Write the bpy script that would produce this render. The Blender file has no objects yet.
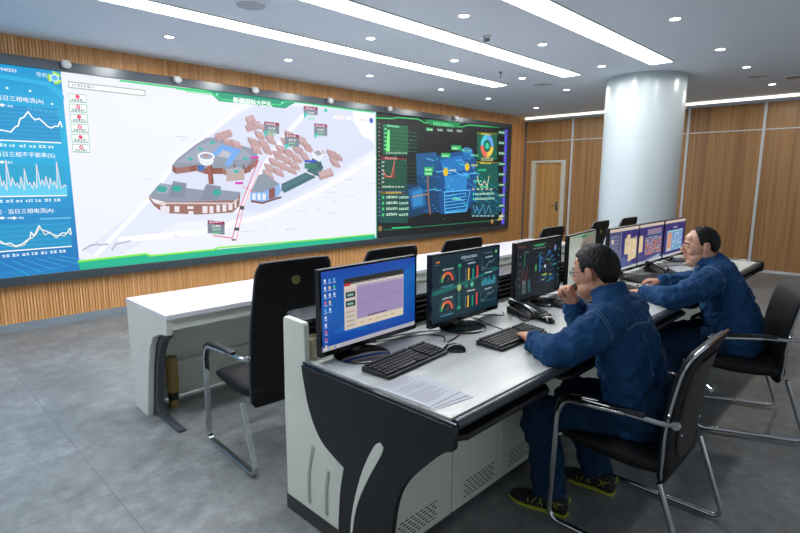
import bpy, math, random
from mathutils import Vector, Matrix, Euler
from mathutils.bvhtree import BVHTree
random.seed(7)
PI = math.pi
scene = bpy.context.scene
C = scene.collection
V = Vector

# ------------------------------------------------------------------ camera
F_PX, YAW, PITCH, ROLL, EYE = 522.98, 0.7988, 0.16421, 0.00252, 1.62
def cam_axes():
    f = V((math.sin(YAW)*math.cos(PITCH), math.cos(YAW)*math.cos(PITCH), -math.sin(PITCH)))
    r = V((math.cos(YAW), -math.sin(YAW), 0)); u = r.cross(f)
    return (math.cos(ROLL)*r + math.sin(ROLL)*u, -math.sin(ROLL)*r + math.cos(ROLL)*u, f)
R_, U_, F_ = cam_axes()
cd = bpy.data.cameras.new('camera'); cam = bpy.data.objects.new('camera', cd); C.objects.link(cam)
cd.sensor_width = 36; cd.lens = F_PX*36/800; cd.clip_start = .05; cd.clip_end = 60
cam.matrix_world = Matrix(((R_.x, U_.x, -F_.x, 0), (R_.y, U_.y, -F_.y, 0), (R_.z, U_.z, -F_.z, EYE), (0, 0, 0, 1)))
scene.camera = cam
def wall_pt(px, py, Y):
    d = R_*((px-400)/F_PX) - U_*((py-266.5)/F_PX) + F_
    k = Y/d.y
    return (d.x*k, EYE + d.z*k)

# ------------------------------------------------------------------ colours and materials
def lin(c):
    c = c/255
    return c/12.92 if c <= .04045 else ((c+.055)/1.055)**2.4
def rgb(h):
    if isinstance(h, str):
        h = h.lstrip('#'); return tuple(lin(int(h[i:i+2], 16)) for i in (0, 2, 4))
    return tuple(h)
MATS = {}
def mat(name, col, rough=.5, metal=0, var=0, vscale=8, bump=0, bscale=200, coat=0, spec=.5, sss=0, stretch=None, col2=None):
    m = bpy.data.materials.new(name); m.use_nodes = True
    nt = m.node_tree; N = nt.nodes; L = nt.links
    b = N['Principled BSDF']; c = rgb(col)
    b.inputs['Base Color'].default_value = (*c, 1)
    b.inputs['Roughness'].default_value = rough; b.inputs['Metallic'].default_value = metal
    b.inputs['Specular IOR Level'].default_value = spec
    b.inputs['Coat Weight'].default_value = coat; b.inputs['Coat Roughness'].default_value = .08
    if sss:
        b.inputs['Subsurface Weight'].default_value = sss; b.inputs['Subsurface Radius'].default_value = (.02, .008, .004)
        b.inputs['Subsurface Scale'].default_value = .5
    tc = N.new('ShaderNodeTexCoord')
    src = tc.outputs['Object']
    if stretch:
        mp = N.new('ShaderNodeMapping'); mp.inputs['Scale'].default_value = stretch
        L.new(src, mp.inputs['Vector']); src = mp.outputs['Vector']
    nz = N.new('ShaderNodeTexNoise'); nz.inputs['Scale'].default_value = vscale; nz.inputs['Detail'].default_value = 5
    L.new(src, nz.inputs['Vector'])
    if var or col2:
        mx = N.new('ShaderNodeMix'); mx.data_type = 'RGBA'
        c2 = rgb(col2) if col2 else tuple(min(1, x*(1+var)) for x in c)
        c1 = c if col2 else tuple(x*(1-var) for x in c)
        mx.inputs[6].default_value = (*c1, 1); mx.inputs[7].default_value = (*c2, 1)
        rp = N.new('ShaderNodeMapRange'); rp.inputs[1].default_value = .3; rp.inputs[2].default_value = .7
        L.new(nz.outputs['Fac'], rp.inputs[0]); L.new(rp.outputs[0], mx.inputs[0]); L.new(mx.outputs[2], b.inputs['Base Color'])
    if bump:
        n2 = N.new('ShaderNodeTexNoise'); n2.inputs['Scale'].default_value = bscale; n2.inputs['Detail'].default_value = 3
        L.new(src, n2.inputs['Vector'])
        bp = N.new('ShaderNodeBump'); bp.inputs['Strength'].default_value = bump; bp.inputs['Distance'].default_value = .002
        L.new(n2.outputs['Fac'], bp.inputs['Height']); L.new(bp.outputs[0], b.inputs['Normal'])
    MATS[name] = m
    return m
def emis(name, col, s):
    m = bpy.data.materials.new(name); m.use_nodes = True
    b = m.node_tree.nodes['Principled BSDF']
    b.inputs['Base Color'].default_value = (.8, .8, .8, 1)
    b.inputs['Emission Color'].default_value = (*rgb(col), 1); b.inputs['Emission Strength'].default_value = s
    return m
def screen_mat(name, s, rough=.35):
    m = bpy.data.materials.new(name); m.use_nodes = True
    nt = m.node_tree; b = nt.nodes['Principled BSDF']
    b.inputs['Base Color'].default_value = (.012, .012, .014, 1); b.inputs['Roughness'].default_value = rough
    a = nt.nodes.new('ShaderNodeAttribute'); a.attribute_name = 'Col'
    nt.links.new(a.outputs['Color'], b.inputs['Emission Color']); b.inputs['Emission Strength'].default_value = s
    return m

# ------------------------------------------------------------------ mesh builder
class MB:
    def __init__(s): s.v = []; s.f = []
    def quadgrid(s, rings, closed=True, cap=True):
        n = len(rings[0]); b = len(s.v)
        for r in rings: s.v += [tuple(p) for p in r]
        for i in range(len(rings)-1):
            for j in range(n if closed else n-1):
                k = (j+1) % n
                s.f.append((b+i*n+j, b+i*n+k, b+(i+1)*n+k, b+(i+1)*n+j))
        if cap and closed:
            s.f.append(tuple(b+j for j in reversed(range(n)))); e = b+(len(rings)-1)*n
            s.f.append(tuple(e+j for j in range(n)))
        return s
    def box(s, c, d, rz=0, M=None):
        x, y, z = d[0]/2, d[1]/2, d[2]/2; b = len(s.v)
        M = M or Matrix.Rotation(rz, 3, 'Z')
        for sx, sy, sz in ((-1,-1,-1),(1,-1,-1),(1,1,-1),(-1,1,-1),(-1,-1,1),(1,-1,1),(1,1,1),(-1,1,1)):
            s.v.append(tuple(V(c) + M @ V((sx*x, sy*y, sz*z))))
        for f in ((0,3,2,1),(4,5,6,7),(0,1,5,4),(1,2,6,5),(2,3,7,6),(3,0,4,7)): s.f.append(tuple(b+i for i in f))
        return s
    def b2(s, x0, x1, y0, y1, z0, z1): return s.box(((x0+x1)/2, (y0+y1)/2, (z0+z1)/2), (x1-x0, y1-y0, z1-z0))
    def prism(s, pts, fn, t0, t1):
        """outline pts (a,b) mapped by fn(a,b,t) extruded from t0 to t1"""
        s.quadgrid([[fn(a, b, t0) for a, b in pts], [fn(a, b, t1) for a, b in pts]])
        return s
    def lathe(s, prof, c=(0,0,0), n=32, M=None, cap=True):
        rings = []
        for r, z in prof:
            rr = []
            for j in range(n):
                p = V((max(r, 1e-4)*math.cos(2*PI*j/n), max(r, 1e-4)*math.sin(2*PI*j/n), z))
                rr.append(V(c) + (M @ p if M else p))
            rings.append(rr)
        if not cap: rings.append(rings[0])
        return s.quadgrid(rings, cap=cap)
    def cyl(s, a, b, r, n=16):
        return s.tube([a, b], r, n)
    def tube(s, pts, r, n=10, rect=None, hint=V((0,0,1)), closed=False, ends=False):
        pts = [V(p) for p in pts]; m = len(pts); rings = []; prev = None
        rs = r if isinstance(r, list) else [r]*m
        if ends:
            t0 = (pts[0]-pts[1]).normalized(); t1 = (pts[-1]-pts[-2]).normalized()
            g = lambda q, k: (q[0]*k, q[1]*k) if isinstance(q, tuple) else q*k
            h = lambda q: min(q) if isinstance(q, tuple) else q
            a, z = rs[0], rs[-1]
            pts = [pts[0]+t0*h(a)*.95, pts[0]+t0*h(a)*.65] + pts + [pts[-1]+t1*h(z)*.65, pts[-1]+t1*h(z)*.95]
            rs = [g(a, .3), g(a, .75)] + list(rs) + [g(z, .75), g(z, .3)]; m = len(pts)
        for i, p in enumerate(pts):
            if closed: t = pts[(i+1) % m] - pts[i-1]
            else: t = pts[min(i+1, m-1)] - pts[max(i-1, 0)]
            t.normalize()
            A = (prev - t*prev.dot(t)) if prev is not None else (hint - t*hint.dot(t))
            if A.length < 1e-4: A = t.orthogonal()
            A.normalize(); prev = A; B = t.cross(A)
            q = rs[i]; ra, rb = q if isinstance(q, tuple) else (q, q)
            if rect:
                w, h = rect; rings.append([p+A*h*sa+B*w*sb for sa, sb in ((1,1),(1,-1),(-1,-1),(-1,1))])
            else:
                rings.append([p + A*ra*math.cos(2*PI*j/n) + B*rb*math.sin(2*PI*j/n) for j in range(n)])
        if closed:
            rings.append(rings[0]); s.quadgrid(rings, cap=False)
        else: s.quadgrid(rings)
        return s
    def ell(s, c, r, M=None, n=20, m=12):
        rings = []
        for i in range(m+1):
            th = PI*(i+.02 if i == 0 else i-.02 if i == m else i)/m
            rr = []
            for j in range(n):
                ph = 2*PI*j/n
                p = V((r[0]*math.sin(th)*math.cos(ph), r[1]*math.sin(th)*math.sin(ph), -r[2]*math.cos(th)))
                rr.append(V(c) + (M @ p if M else p))
            rings.append(rr)
        return s.quadgrid(rings)
    def xf(s, M, start=0):
        s.v = s.v[:start] + [tuple(M @ V(p)) for p in s.v[start:]]
        return s
    def build(s, name, m, parent=None, smooth=35, bevel=0, seg=2, loc=None):
        me = bpy.data.meshes.new(name); me.from_pydata(s.v, [], s.f); me.validate(); me.update()
        if m: me.materials.append(m)
        import bmesh
        bm = bmesh.new(); bm.from_mesh(me); bmesh.ops.recalc_face_normals(bm, faces=bm.faces); bm.to_mesh(me); bm.free()
        if smooth:
            me.polygons.foreach_set('use_smooth', [True]*len(me.polygons))
            if smooth < 180: me.set_sharp_from_angle(angle=math.radians(smooth))
        o = bpy.data.objects.new(name, me); C.objects.link(o)
        if parent: o.parent = parent
        if loc: o.location = loc
        if bevel:
            bv = o.modifiers.new('bevel', 'BEVEL'); bv.width = bevel; bv.segments = seg; bv.limit_method = 'ANGLE'
            bv.angle_limit = math.radians(40); bv.harden_normals = False
        return o
def smooth_path(pts, k=6, closed=False):
    pts = [V(p) for p in pts]; n = len(pts); out = []
    for i in range(n if closed else n-1):
        if closed: a, b, c, d = pts[i-1], pts[i], pts[(i+1) % n], pts[(i+2) % n]
        else: a, b, c, d = pts[max(i-1, 0)], pts[i], pts[i+1], pts[min(i+2, n-1)]
        for j in range(k):
            t = j/k
            out.append(.5*((2*b) + (c-a)*t + (2*a-5*b+4*c-d)*t*t + (3*b-a-3*c+d)*t**3))
    if not closed: out.append(pts[-1])
    return out
def rounded(pts, r=.04, k=5):
    """polyline with rounded corners"""
    pts = [V(p) for p in pts]; out = [pts[0]]
    for i in range(1, len(pts)-1):
        a, b, c = pts[i-1], pts[i], pts[i+1]
        rr = min(r, (a-b).length*.45, (c-b).length*.45)
        p, q = b+(a-b).normalized()*rr, b+(c-b).normalized()*rr
        for j in range(k+1):
            t = j/k; out.append((1-t)**2*p + 2*t*(1-t)*b + t*t*q)
    out.append(pts[-1]); return out
def thing(name, label, cat, loc=(0,0,0), rz=0, group=None):
    o = bpy.data.objects.new(name, None); C.objects.link(o); o.empty_display_size = .1
    o.location = loc; o.rotation_euler = (0, 0, rz); tag(o, label, cat, group); return o
def tag(o, label=None, cat=None, group=None, kind=None):
    if label: o['label'] = label
    if cat: o['category'] = cat
    if group: o['group'] = group
    if kind: o['kind'] = kind
    return o
def struct(o): o['kind'] = 'structure'; return o
def copy_tree(o, parent=None):
    c = o.copy(); C.objects.link(c)
    if parent: c.parent = parent
    for ch in list(o.children): copy_tree(ch, c)
    return c
def again(o, label, loc, rz=0, group=None):
    c = copy_tree(o); c['label'] = label; c.location = loc; c.rotation_euler = (0, 0, rz)
    if group: c['group'] = group
    return c
def bake(o):
    bpy.context.view_layer.update()
    dg = bpy.context.evaluated_depsgraph_get()
    me = bpy.data.meshes.new_from_object(o.evaluated_get(dg), depsgraph=dg)
    o.modifiers.clear(); o.data = me; me.polygons.foreach_set('use_smooth', [True]*len(me.polygons))
    return o

# ------------------------------------------------------------------ flat drawing for screens and printed marks
GL = {}
def glyphs(t):
    if t in GL: return GL[t]
    cu = bpy.data.curves.new('txt', 'FONT'); cu.body = t; cu.size = 1; cu.resolution_u = 3
    o = bpy.data.objects.new('txt', cu); C.objects.link(o); bpy.context.view_layer.update()
    dg = bpy.context.evaluated_depsgraph_get(); me = bpy.data.meshes.new_from_object(o.evaluated_get(dg), depsgraph=dg)
    vs = [(v.co.x, v.co.y) for v in me.vertices]; fs = [tuple(p.vertices) for p in me.polygons]
    bpy.data.objects.remove(o); bpy.data.curves.remove(cu); bpy.data.meshes.remove(me)
    w = max([v[0] for v in vs] or [1]); GL[t] = (vs, fs, w); return GL[t]
class Canvas:
    def __init__(s, O, U, W, N, eps=.0004):
        s.O, s.U, s.W, s.N = V(O), V(U), V(W), V(N); s.eps = eps; s.v = []; s.f = []; s.c = []; s.k = 0
    def p(s, u, w): return tuple(s.O + s.U*u + s.W*w + s.N*(s.k*s.eps))
    def poly(s, pts, col, k=None):
        if k is not None: s.k = k
        b = len(s.v); s.v += [s.p(*q) for q in pts]; s.f.append(tuple(range(b, b+len(pts)))); s.c.append(rgb(col))
    def rect(s, u, w, du, dw, col, k=None): s.poly([(u, w), (u+du, w), (u+du, w+dw), (u, w+dw)], col, k)
    def disc(s, u, w, r, col, k=None, n=20, ry=None):
        ry = ry or r; s.poly([(u+r*math.cos(2*PI*i/n), w+ry*math.sin(2*PI*i/n)) for i in range(n)], col, k)
    def line(s, pts, t, col, k=None):
        if k is not None: s.k = k
        for (a, b), (c, d) in zip(pts, pts[1:]):
            L = math.hypot(c-a, d-b) or 1e-6; nx, ny = -(d-b)/L*t/2, (c-a)/L*t/2; ex, ey = (c-a)/L*t*.3, (d-b)/L*t*.3
            s.poly([(a+nx-ex, b+ny-ey), (a-nx-ex, b-ny-ey), (c-nx+ex, d-ny+ey), (c+nx+ex, d+ny+ey)], col)
    def arc(s, u, w, r, t, a0, a1, col, k=None, n=14):
        if k is not None: s.k = k
        for i in range(n):
            x, y = [math.radians(a0+(a1-a0)*(i+j)/n) for j in (0, 1)]
            s.poly([(u+(r-t)*math.cos(x), w+(r-t)*math.sin(x)), (u+r*math.cos(x), w+r*math.sin(x)),
                    (u+r*math.cos(y), w+r*math.sin(y)), (u+(r-t)*math.cos(y), w+(r-t)*math.sin(y))], col)
    def text(s, t, u, w, size, col, k=None, fit=None, bold=0):
        if k is not None: s.k = k
        if bold:
            for du, dw in ((bold, 0), (-bold, 0), (0, bold)): s.text(t, u+du, w+dw, size, col, k, fit)
        vs, fs, wd = glyphs(t); sx = (fit/wd if fit else size); b = len(s.v)
        s.v += [s.p(u+x*sx, w+y*size) for x, y in vs]
        for f in fs: s.f.append(tuple(b+i for i in f)); s.c.append(rgb(col))
    def scrib(s, u, w, du, h, col, k=None):
        """small unreadable lettering as broken strokes"""
        if k is not None: s.k = k
        x = u
        while x < u+du-h*.3:
            L = h*random.uniform(.5, 1.1); L = min(L, u+du-x); hh = h*random.uniform(.7, 1)
            s.rect(x, w, L, hh*.3, col); s.rect(x, w+hh*.65, L, hh*.3, col); s.rect(x+L*.4, w, L*.22, hh, col); x += L+h*.28
    def build(s, name, m, parent=None):
        me = bpy.data.meshes.new(name); me.from_pydata(s.v, [], s.f); me.materials.append(m)
        a = me.color_attributes.new('Col', 'FLOAT_COLOR', 'CORNER'); data = []
        for p in me.polygons: data += list((*s.c[p.index], 1))*p.loop_total
        a.data.foreach_set('color', data)
        o = bpy.data.objects.new(name, me); C.objects.link(o)
        if parent: o.parent = parent
        return o
# ------------------------------------------------------------------ materials used
M_white = mat('white_laminate', '#dde2dc', .38, var=.03, vscale=3)
M_sage = mat('pale_green_grey_steel', '#dde4d8', .42, var=.03, vscale=3)
M_top = mat('desk_top_laminate', '#c6cac6', .3, var=.11, vscale=2.5, stretch=(1, 6, 1))
M_bench = mat('bench_top_gloss', '#e8eaf0', .12, var=.02, coat=.3)
M_black = mat('black_satin', '#0f1215', .42, var=.1, vscale=20, bump=.05, bscale=400)
M_blackgl = mat('black_gloss', '#0b0c0f', .12, coat=.5)
M_plast = mat('black_plastic', '#17181b', .42, var=.08, vscale=60, bump=.08, bscale=600)
M_key = mat('key_plastic', '#26282c', .5, var=.1, vscale=60)
M_dgrey = mat('dark_grey_metal', '#4c5359', .3, .3, var=.08, vscale=20)
M_grey = mat('grey_metal', '#737a80', .4, .4, var=.06, vscale=20)
M_chrome = mat('chrome', '#c9cccf', .13, 1, var=.04, vscale=30)
M_alu = mat('aluminium_strip', '#d6dadc', .4, .0, var=.04, vscale=20)
M_leather = mat('black_leather', '#0b0c0e', .6, var=.15, vscale=30, bump=.25, bscale=260, spec=.3)
M_meshb = mat('black_mesh_fabric', '#15171b', .7, var=.15, vscale=80, bump=.5, bscale=900)
M_gold = mat('gold_badge', '#a89a58', .35, .5, var=.1, vscale=60)
M_ceil = mat('ceiling_paint', '#e3ecf8', .8, var=.015, vscale=2)
M_wallp = mat('wall_paint', '#dfe3e2', .8, var=.02, vscale=2)
M_col = mat('column_gloss_white', '#b4c0c5', .27, var=.02, vscale=2)
M_base = mat('plinth_grey', '#8d9aa3', .4, .2, var=.05, vscale=6)
M_paper = mat('paper', '#c6c9cf', .8, var=.02)
M_ink = mat('ink', '#55585e', .8, var=.05)
M_cream = mat('woven_cream', '#cfc6a8', .8, var=.2, vscale=120, bump=.8, bscale=300)
M_tan = mat('tan_kraft', '#a58a50', .7, var=.2, vscale=40, bump=.2)
M_brass = mat('lock_steel', '#8f9496', .25, 1, var=.05)
M_strip = emis('light_panel_glow', '#f8faff', 13.0)
M_spot = emis('downlight_glow', '#ffffff', 22.0)
M_cove = emis('cove_glow', '#fff2d8', 1.6)
M_led = screen_mat('led_wall_pixels', 1.05, .6)
M_lcd = screen_mat('lcd_pixels', .82, .28)

def mat_wood(name, cols, pitch, axis='X', rough=.45, grain=1.0):
    """vertical laminate: bands across, fine grain running up"""
    m = bpy.data.materials.new(name); m.use_nodes = True
    nt = m.node_tree; N = nt.nodes; L = nt.links; b = N['Principled BSDF']; b.inputs['Roughness'].default_value = rough
    tc = N.new('ShaderNodeTexCoord'); mp = N.new('ShaderNodeMapping')
    mp.inputs['Scale'].default_value = (pitch, pitch, .25*grain) ; L.new(tc.outputs['Object'], mp.inputs['Vector'])
    n1 = N.new('ShaderNodeTexNoise'); n1.inputs['Scale'].default_value = 1; n1.inputs['Detail'].default_value = 6; n1.inputs['Roughness'].default_value = .65
    L.new(mp.outputs[0], n1.inputs['Vector'])
    cr = N.new('ShaderNodeValToRGB'); L.new(n1.outputs['Fac'], cr.inputs[0])
    while len(cr.color_ramp.elements) < len(cols): cr.color_ramp.elements.new(.5)
    for i, (e, c) in enumerate(zip(cr.color_ramp.elements, cols)):
        e.position = .3+.4*i/(len(cols)-1); e.color = (*rgb(c), 1)
    L.new(cr.outputs[0], b.inputs['Base Color'])
    bp = N.new('ShaderNodeBump'); bp.inputs['Strength'].default_value = .12; bp.inputs['Distance'].default_value = .002
    L.new(n1.outputs['Fac'], bp.inputs['Height']); L.new(bp.outputs[0], b.inputs['Normal'])
    return m
M_slat = mat_wood('oak_slats', ['#b47f48', '#dba468', '#efc08c'], 28)
M_walnut = mat_wood('walnut_laminate', ['#875f3a', '#a17649', '#b58955', '#946a40'], 11)
M_doorw = mat_wood('door_veneer', ['#a87842', '#c89858', '#d8a868'], 16)

def mat_floor():
    m = bpy.data.materials.new('grey_concrete_vinyl'); m.use_nodes = True
    nt = m.node_tree; N = nt.nodes; L = nt.links; b = N['Principled BSDF']
    tc = N.new('ShaderNodeTexCoord')
    n1 = N.new('ShaderNodeTexNoise'); n1.inputs['Scale'].default_value = 1.6; n1.inputs['Detail'].default_value = 9; n1.inputs['Roughness'].default_value = .68
    n2 = N.new('ShaderNodeTexNoise'); n2.inputs['Scale'].default_value = 9; n2.inputs['Detail'].default_value = 8; n2.inputs['Roughness'].default_value = .75
    for n in (n1, n2): L.new(tc.outputs['Object'], n.inputs['Vector'])
    ad = N.new('ShaderNodeMath'); ad.operation = 'ADD'; L.new(n1.outputs['Fac'], ad.inputs[0]); L.new(n2.outputs['Fac'], ad.inputs[1])
    cr = N.new('ShaderNodeValToRGB'); mr = N.new('ShaderNodeMapRange'); mr.inputs[1].default_value = .7; mr.inputs[2].default_value = 1.3
    L.new(ad.outputs[0], mr.inputs[0]); L.new(mr.outputs[0], cr.inputs[0])
    e = cr.color_ramp.elements; e[0].color = (*rgb('#606362'), 1); e[1].color = (*rgb('#9b9fa0'), 1)
    q = e.new(.5); q.color = (*rgb('#7b7f80'), 1)
    # tile joints
    br = N.new('ShaderNodeTexBrick'); br.offset = 0; br.inputs['Scale'].default_value = 1
    br.inputs['Brick Width'].default_value = .95; br.inputs['Row Height'].default_value = .68; br.inputs['Mortar Size'].default_value = .0025
    br.inputs['Mortar Smooth'].default_value = .2
    mp = N.new('ShaderNodeMapping'); mp.inputs['Location'].default_value = (.2, -.1, 0); L.new(tc.outputs['Object'], mp.inputs['Vector']); L.new(mp.outputs[0], br.inputs['Vector'])
    mx = N.new('ShaderNodeMix'); mx.data_type = 'RGBA'; L.new(br.outputs['Fac'], mx.inputs[0]); L.new(cr.outputs[0], mx.inputs[6])
    mx.inputs[7].default_value = (*rgb('#62676a'), 1); L.new(mx.outputs[2], b.inputs['Base Color'])
    r2 = N.new('ShaderNodeMapRange'); r2.inputs[3].default_value = .3; r2.inputs[4].default_value = .5; L.new(n2.outputs['Fac'], r2.inputs[0]); L.new(r2.outputs[0], b.inputs['Roughness'])
    bp = N.new('ShaderNodeBump'); bp.inputs['Strength'].default_value = .1; bp.inputs['Distance'].default_value = .002
    L.new(ad.outputs[0], bp.inputs['Height']); L.new(bp.outputs[0], b.inputs['Normal'])
    return m
M_floor = mat_floor()

# ------------------------------------------------------------------ the room
YW, XW, HC = 6.76, 11.17, 3.064
X0, Y0 = -4.5, -4.0
struct(MB().b2(X0, XW+.2, Y0, YW+.2, -.1, 0).build('floor', M_floor, smooth=0))
struct(MB().b2(X0, XW+.2, Y0, YW+.2, HC, HC+.1).build('ceiling', M_ceil, smooth=0))
# slatted wall behind the screens: backing plus vertical battens in one surface
w = MB(); w.b2(X0, XW+.2, YW, YW+.2, 0, HC)
x = X0
while x < XW-.02:
    w.b2(x, x+.021, YW-.012, YW+.001, .09, HC-.001); x += .03
struct(w.build('wall_back', M_slat, smooth=0))
struct(MB().b2(X0, XW, YW-.03, YW+.0, .001, .09).build('baseboard_back', M_base, smooth=0))
# right wall: walnut panels with a real doorway
w = MB()
DY0, DY1, DH = 5.68, 6.54, 2.07
w.b2(XW, XW+.2, Y0, DY0, 0, HC); w.b2(XW, XW+.2, DY1, YW+.2, 0, HC); w.b2(XW, XW+.2, DY0, DY1, DH, HC)
struct(w.build('wall_right', M_walnut, smooth=0))
struct(MB().b2(XW-.015, XW, Y0, DY0, .001, .045).build('baseboard_right', M_alu, smooth=0))
t = MB()
for y in (5.55, 3.22, 2.01, .72, -.6): t.b2(XW-.022, XW-.001, y-.022, y+.022, .045, HC-.1)
struct(t.build('trim_1', M_alu, smooth=0))
t = MB(); t.b2(XW-.016, XW-.002, Y0, YW-.013, 2.495, 2.515); struct(t.build('trim_2', M_alu, smooth=0))
t = MB(); t.b2(XW-.05, XW, Y0, YW-.013, HC-.105, HC-.052); struct(t.build('trim_3', mat('track_grey', '#b4bdc9', .4, var=.03), smooth=0))
t = MB(); t.b2(XW-.022, XW-.001, YW-.05, YW-.013, .045, HC-.1); struct(t.build('trim_4', M_grey, smooth=0))
struct(MB().b2(XW-.035, XW-.004, Y0, YW-.013, HC-.048, HC-.004).build('trim_5', M_cove, smooth=0))
# door with wide pale frame
d = struct(thing('door_1', None, None)); 
MB().b2(XW-.02, XW+.16, DY1-.10, DY1, 0, DH).b2(XW-.02, XW+.16, DY0, DY0+.1, 0, DH).b2(XW-.02, XW+.16, DY0+.1, DY1-.10, DH-.05, DH).build('door_frame', mat('door_frame_paint', '#d5d6cc', .5, var=.02), d, bevel=.004)
MB().b2(XW+.06, XW+.10, DY0+.105, DY1-.105, .01, DH-.055).build('door_panel', M_doorw, d, bevel=.003)
h = MB().b2(XW+.045, XW+.058, 5.86, 5.91, .93, 1.13).build('lock_plate', M_brass, d, bevel=.003)
MB().tube(rounded([(XW+.044, 5.885, 1.04), (XW+.0, 5.885, 1.04), (XW+.0, 6.0, 1.04)], .02), .009).build('lever', M_brass, h)
# round column
c = MB().lathe([(.53, 0), (.53, .1), (.53, 2.2), (.528, 2.202), (.528, 2.206), (.53, 2.208), (.53, HC)], (8.05, 2.935, 0), 96).build('column', M_col, smooth=30)
struct(c); tag(c, 'round glossy white column rising to the ceiling', 'column')
# ceiling light strips
for i, (yc, nm) in enumerate(((4.78, 'long white ceiling light strip nearest the video wall'), (3.605, 'long white ceiling light strip, middle of three'), (2.425, 'long white ceiling light strip nearest the seated people'))):
    t = thing('ceiling_light', nm, 'ceiling light', (2.8, yc, HC), 0, 'light strips in the ceiling')
    MB().b2(-4.3, 4.32, -.128, .128, -.012, -.004).build('diffuser', M_strip, t, smooth=0)
    MB().b2(-4.31, 4.33, -.140, -.128, -.014, -.001).b2(-4.31, 4.33, .128, .140, -.014, -.001).b2(4.32, 4.33, -.15, .15, -.014, -.001).b2(-4.31, -4.3, -.15, .15, -.014, -.001).build('frame', M_white, t, smooth=0)
# downlights
def down():
    t = thing('downlight', '', 'downlight', (0, 0, HC), 0, 'small round downlights in the ceiling')
    MB().lathe([(.044, -.001), (.058, -.001), (.058, -.006), (.047, -.009), (.044, -.004)], n=28, cap=False).build('trim_ring', M_white, t)
    MB().lathe([(.0, -.003), (.044, -.003), (.044, -.001), (0, -.001)], n=24).build('lens', M_spot, t)
    sp = bpy.data.lights.new('lamp', 'SPOT'); sp.energy = 20; sp.spot_size = math.radians(178); sp.spot_blend = .15; sp.shadow_soft_size = .05; sp.color = (1, .95, .88)
    so = bpy.data.objects.new('lamp', sp); C.objects.link(so); so.parent = t; so.location = (0, 0, -.03)
    return t
proto = None
rows = {5.66: ('video wall row', [2.41, 3.85, 5.2, 6.75, 8.07, 9.74]), 4.21: ('second row from the video wall', [3.88, 5.27, 6.82, 8.16]),
        3.05: ('row just before the column', [3.94, 5.32, 6.82]), 1.73: ('row over the desks', [5.33, 6.87, 8.15, 9.84])}
ordn = ['first', 'second', 'third', 'fourth', 'fifth', 'sixth']
for y, (rn, xs) in rows.items():
    for i, x in enumerate(xs):
        lb = 'round downlight, %s from left in the %s' % (ordn[i], rn)
        if proto is None: proto = down(); proto['label'] = lb; proto.location = (x, y, HC)
        else: again(proto, lb, (x, y, HC))
# speakers, vent, detector, sprinkler
def grille(x, y, r, lb, m):
    t = thing('ceiling_speaker', lb, 'speaker', (x, y, HC), 0, 'round speakers in the ceiling')
    MB().lathe([(r*.93, -.001), (r, -.001), (r, -.008), (r*.93, -.012)], n=40, cap=False).build('rim', M_ceil if m is None else m, t)
    MB().lathe([(0, -.007), (r*.93, -.007), (r*.93, -.002), (0, -.002)], n=40).build('grille', MATS['speaker_grille'] if 'speaker_grille' in MATS else mat('speaker_grille', '#b4bcc6', .7, var=.3, vscale=260, bump=.5, bscale=500), t)
grille(2.47, 4.15, .13, 'round grey ceiling speaker at the top edge near the first strip', None)
grille(7.46, 4.24, .16, 'round flat ceiling speaker left of the column', None)
grille(8.97, 1.75, .12, 'round white ceiling speaker right of the column', M_white)
t = thing('ceiling_vent', 'square brownish ceiling vent at the right edge above the wood wall', 'vent', (9.36, 1.36, HC))
MB().b2(-.15, .15, -.15, -.12, -.015, -.001).b2(-.15, .15, .12, .15, -.015, -.001).b2(-.15, -.12, -.12, .12, -.015, -.001).b2(.12, .15, -.12, .12, -.015, -.001).build('frame', M_white, t, bevel=.003)
s = MB()
for i in range(7): s.box((0, -.105+i*.035, -.008), (.24, .022, .004), M=Matrix.Rotation(.5, 3, 'X'))
s.build('louvre', mat('vent_wood', '#9a7a58', .5, var=.1), t, smooth=0)
t = thing('smoke_detector', 'small white smoke detector between the light strips', 'smoke detector', (4.64, 3.30, HC))
MB().lathe([(.05, -.001), (.052, -.012), (.047, -.02), (.036, -.024)], n=28).build('base', M_white, t)
MB().lathe([(.036, -.022), (.034, -.045), (.026, -.052), (0, -.053)], n=28).build('sensor_head', M_grey, t)
t = thing('sprinkler', 'small metal sprinkler hanging from the ceiling left of the column', 'sprinkler', (6.26, 4.2, HC))
MB().lathe([(.03, -.001), (.03, -.006), (.01, -.01), (.008, -.04), (.0, -.04)], n=20).build('escutcheon', M_grey, t)
MB().tube([(-.012, 0, -.035), (-.014, 0, -.055), (0, 0, -.068), (.014, 0, -.055), (.012, 0, -.035)], .0025).lathe([(0, -.068), (.018, -.068), (.018, -.071), (0, -.071)], n=16).build('deflector', M_grey, t)

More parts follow.
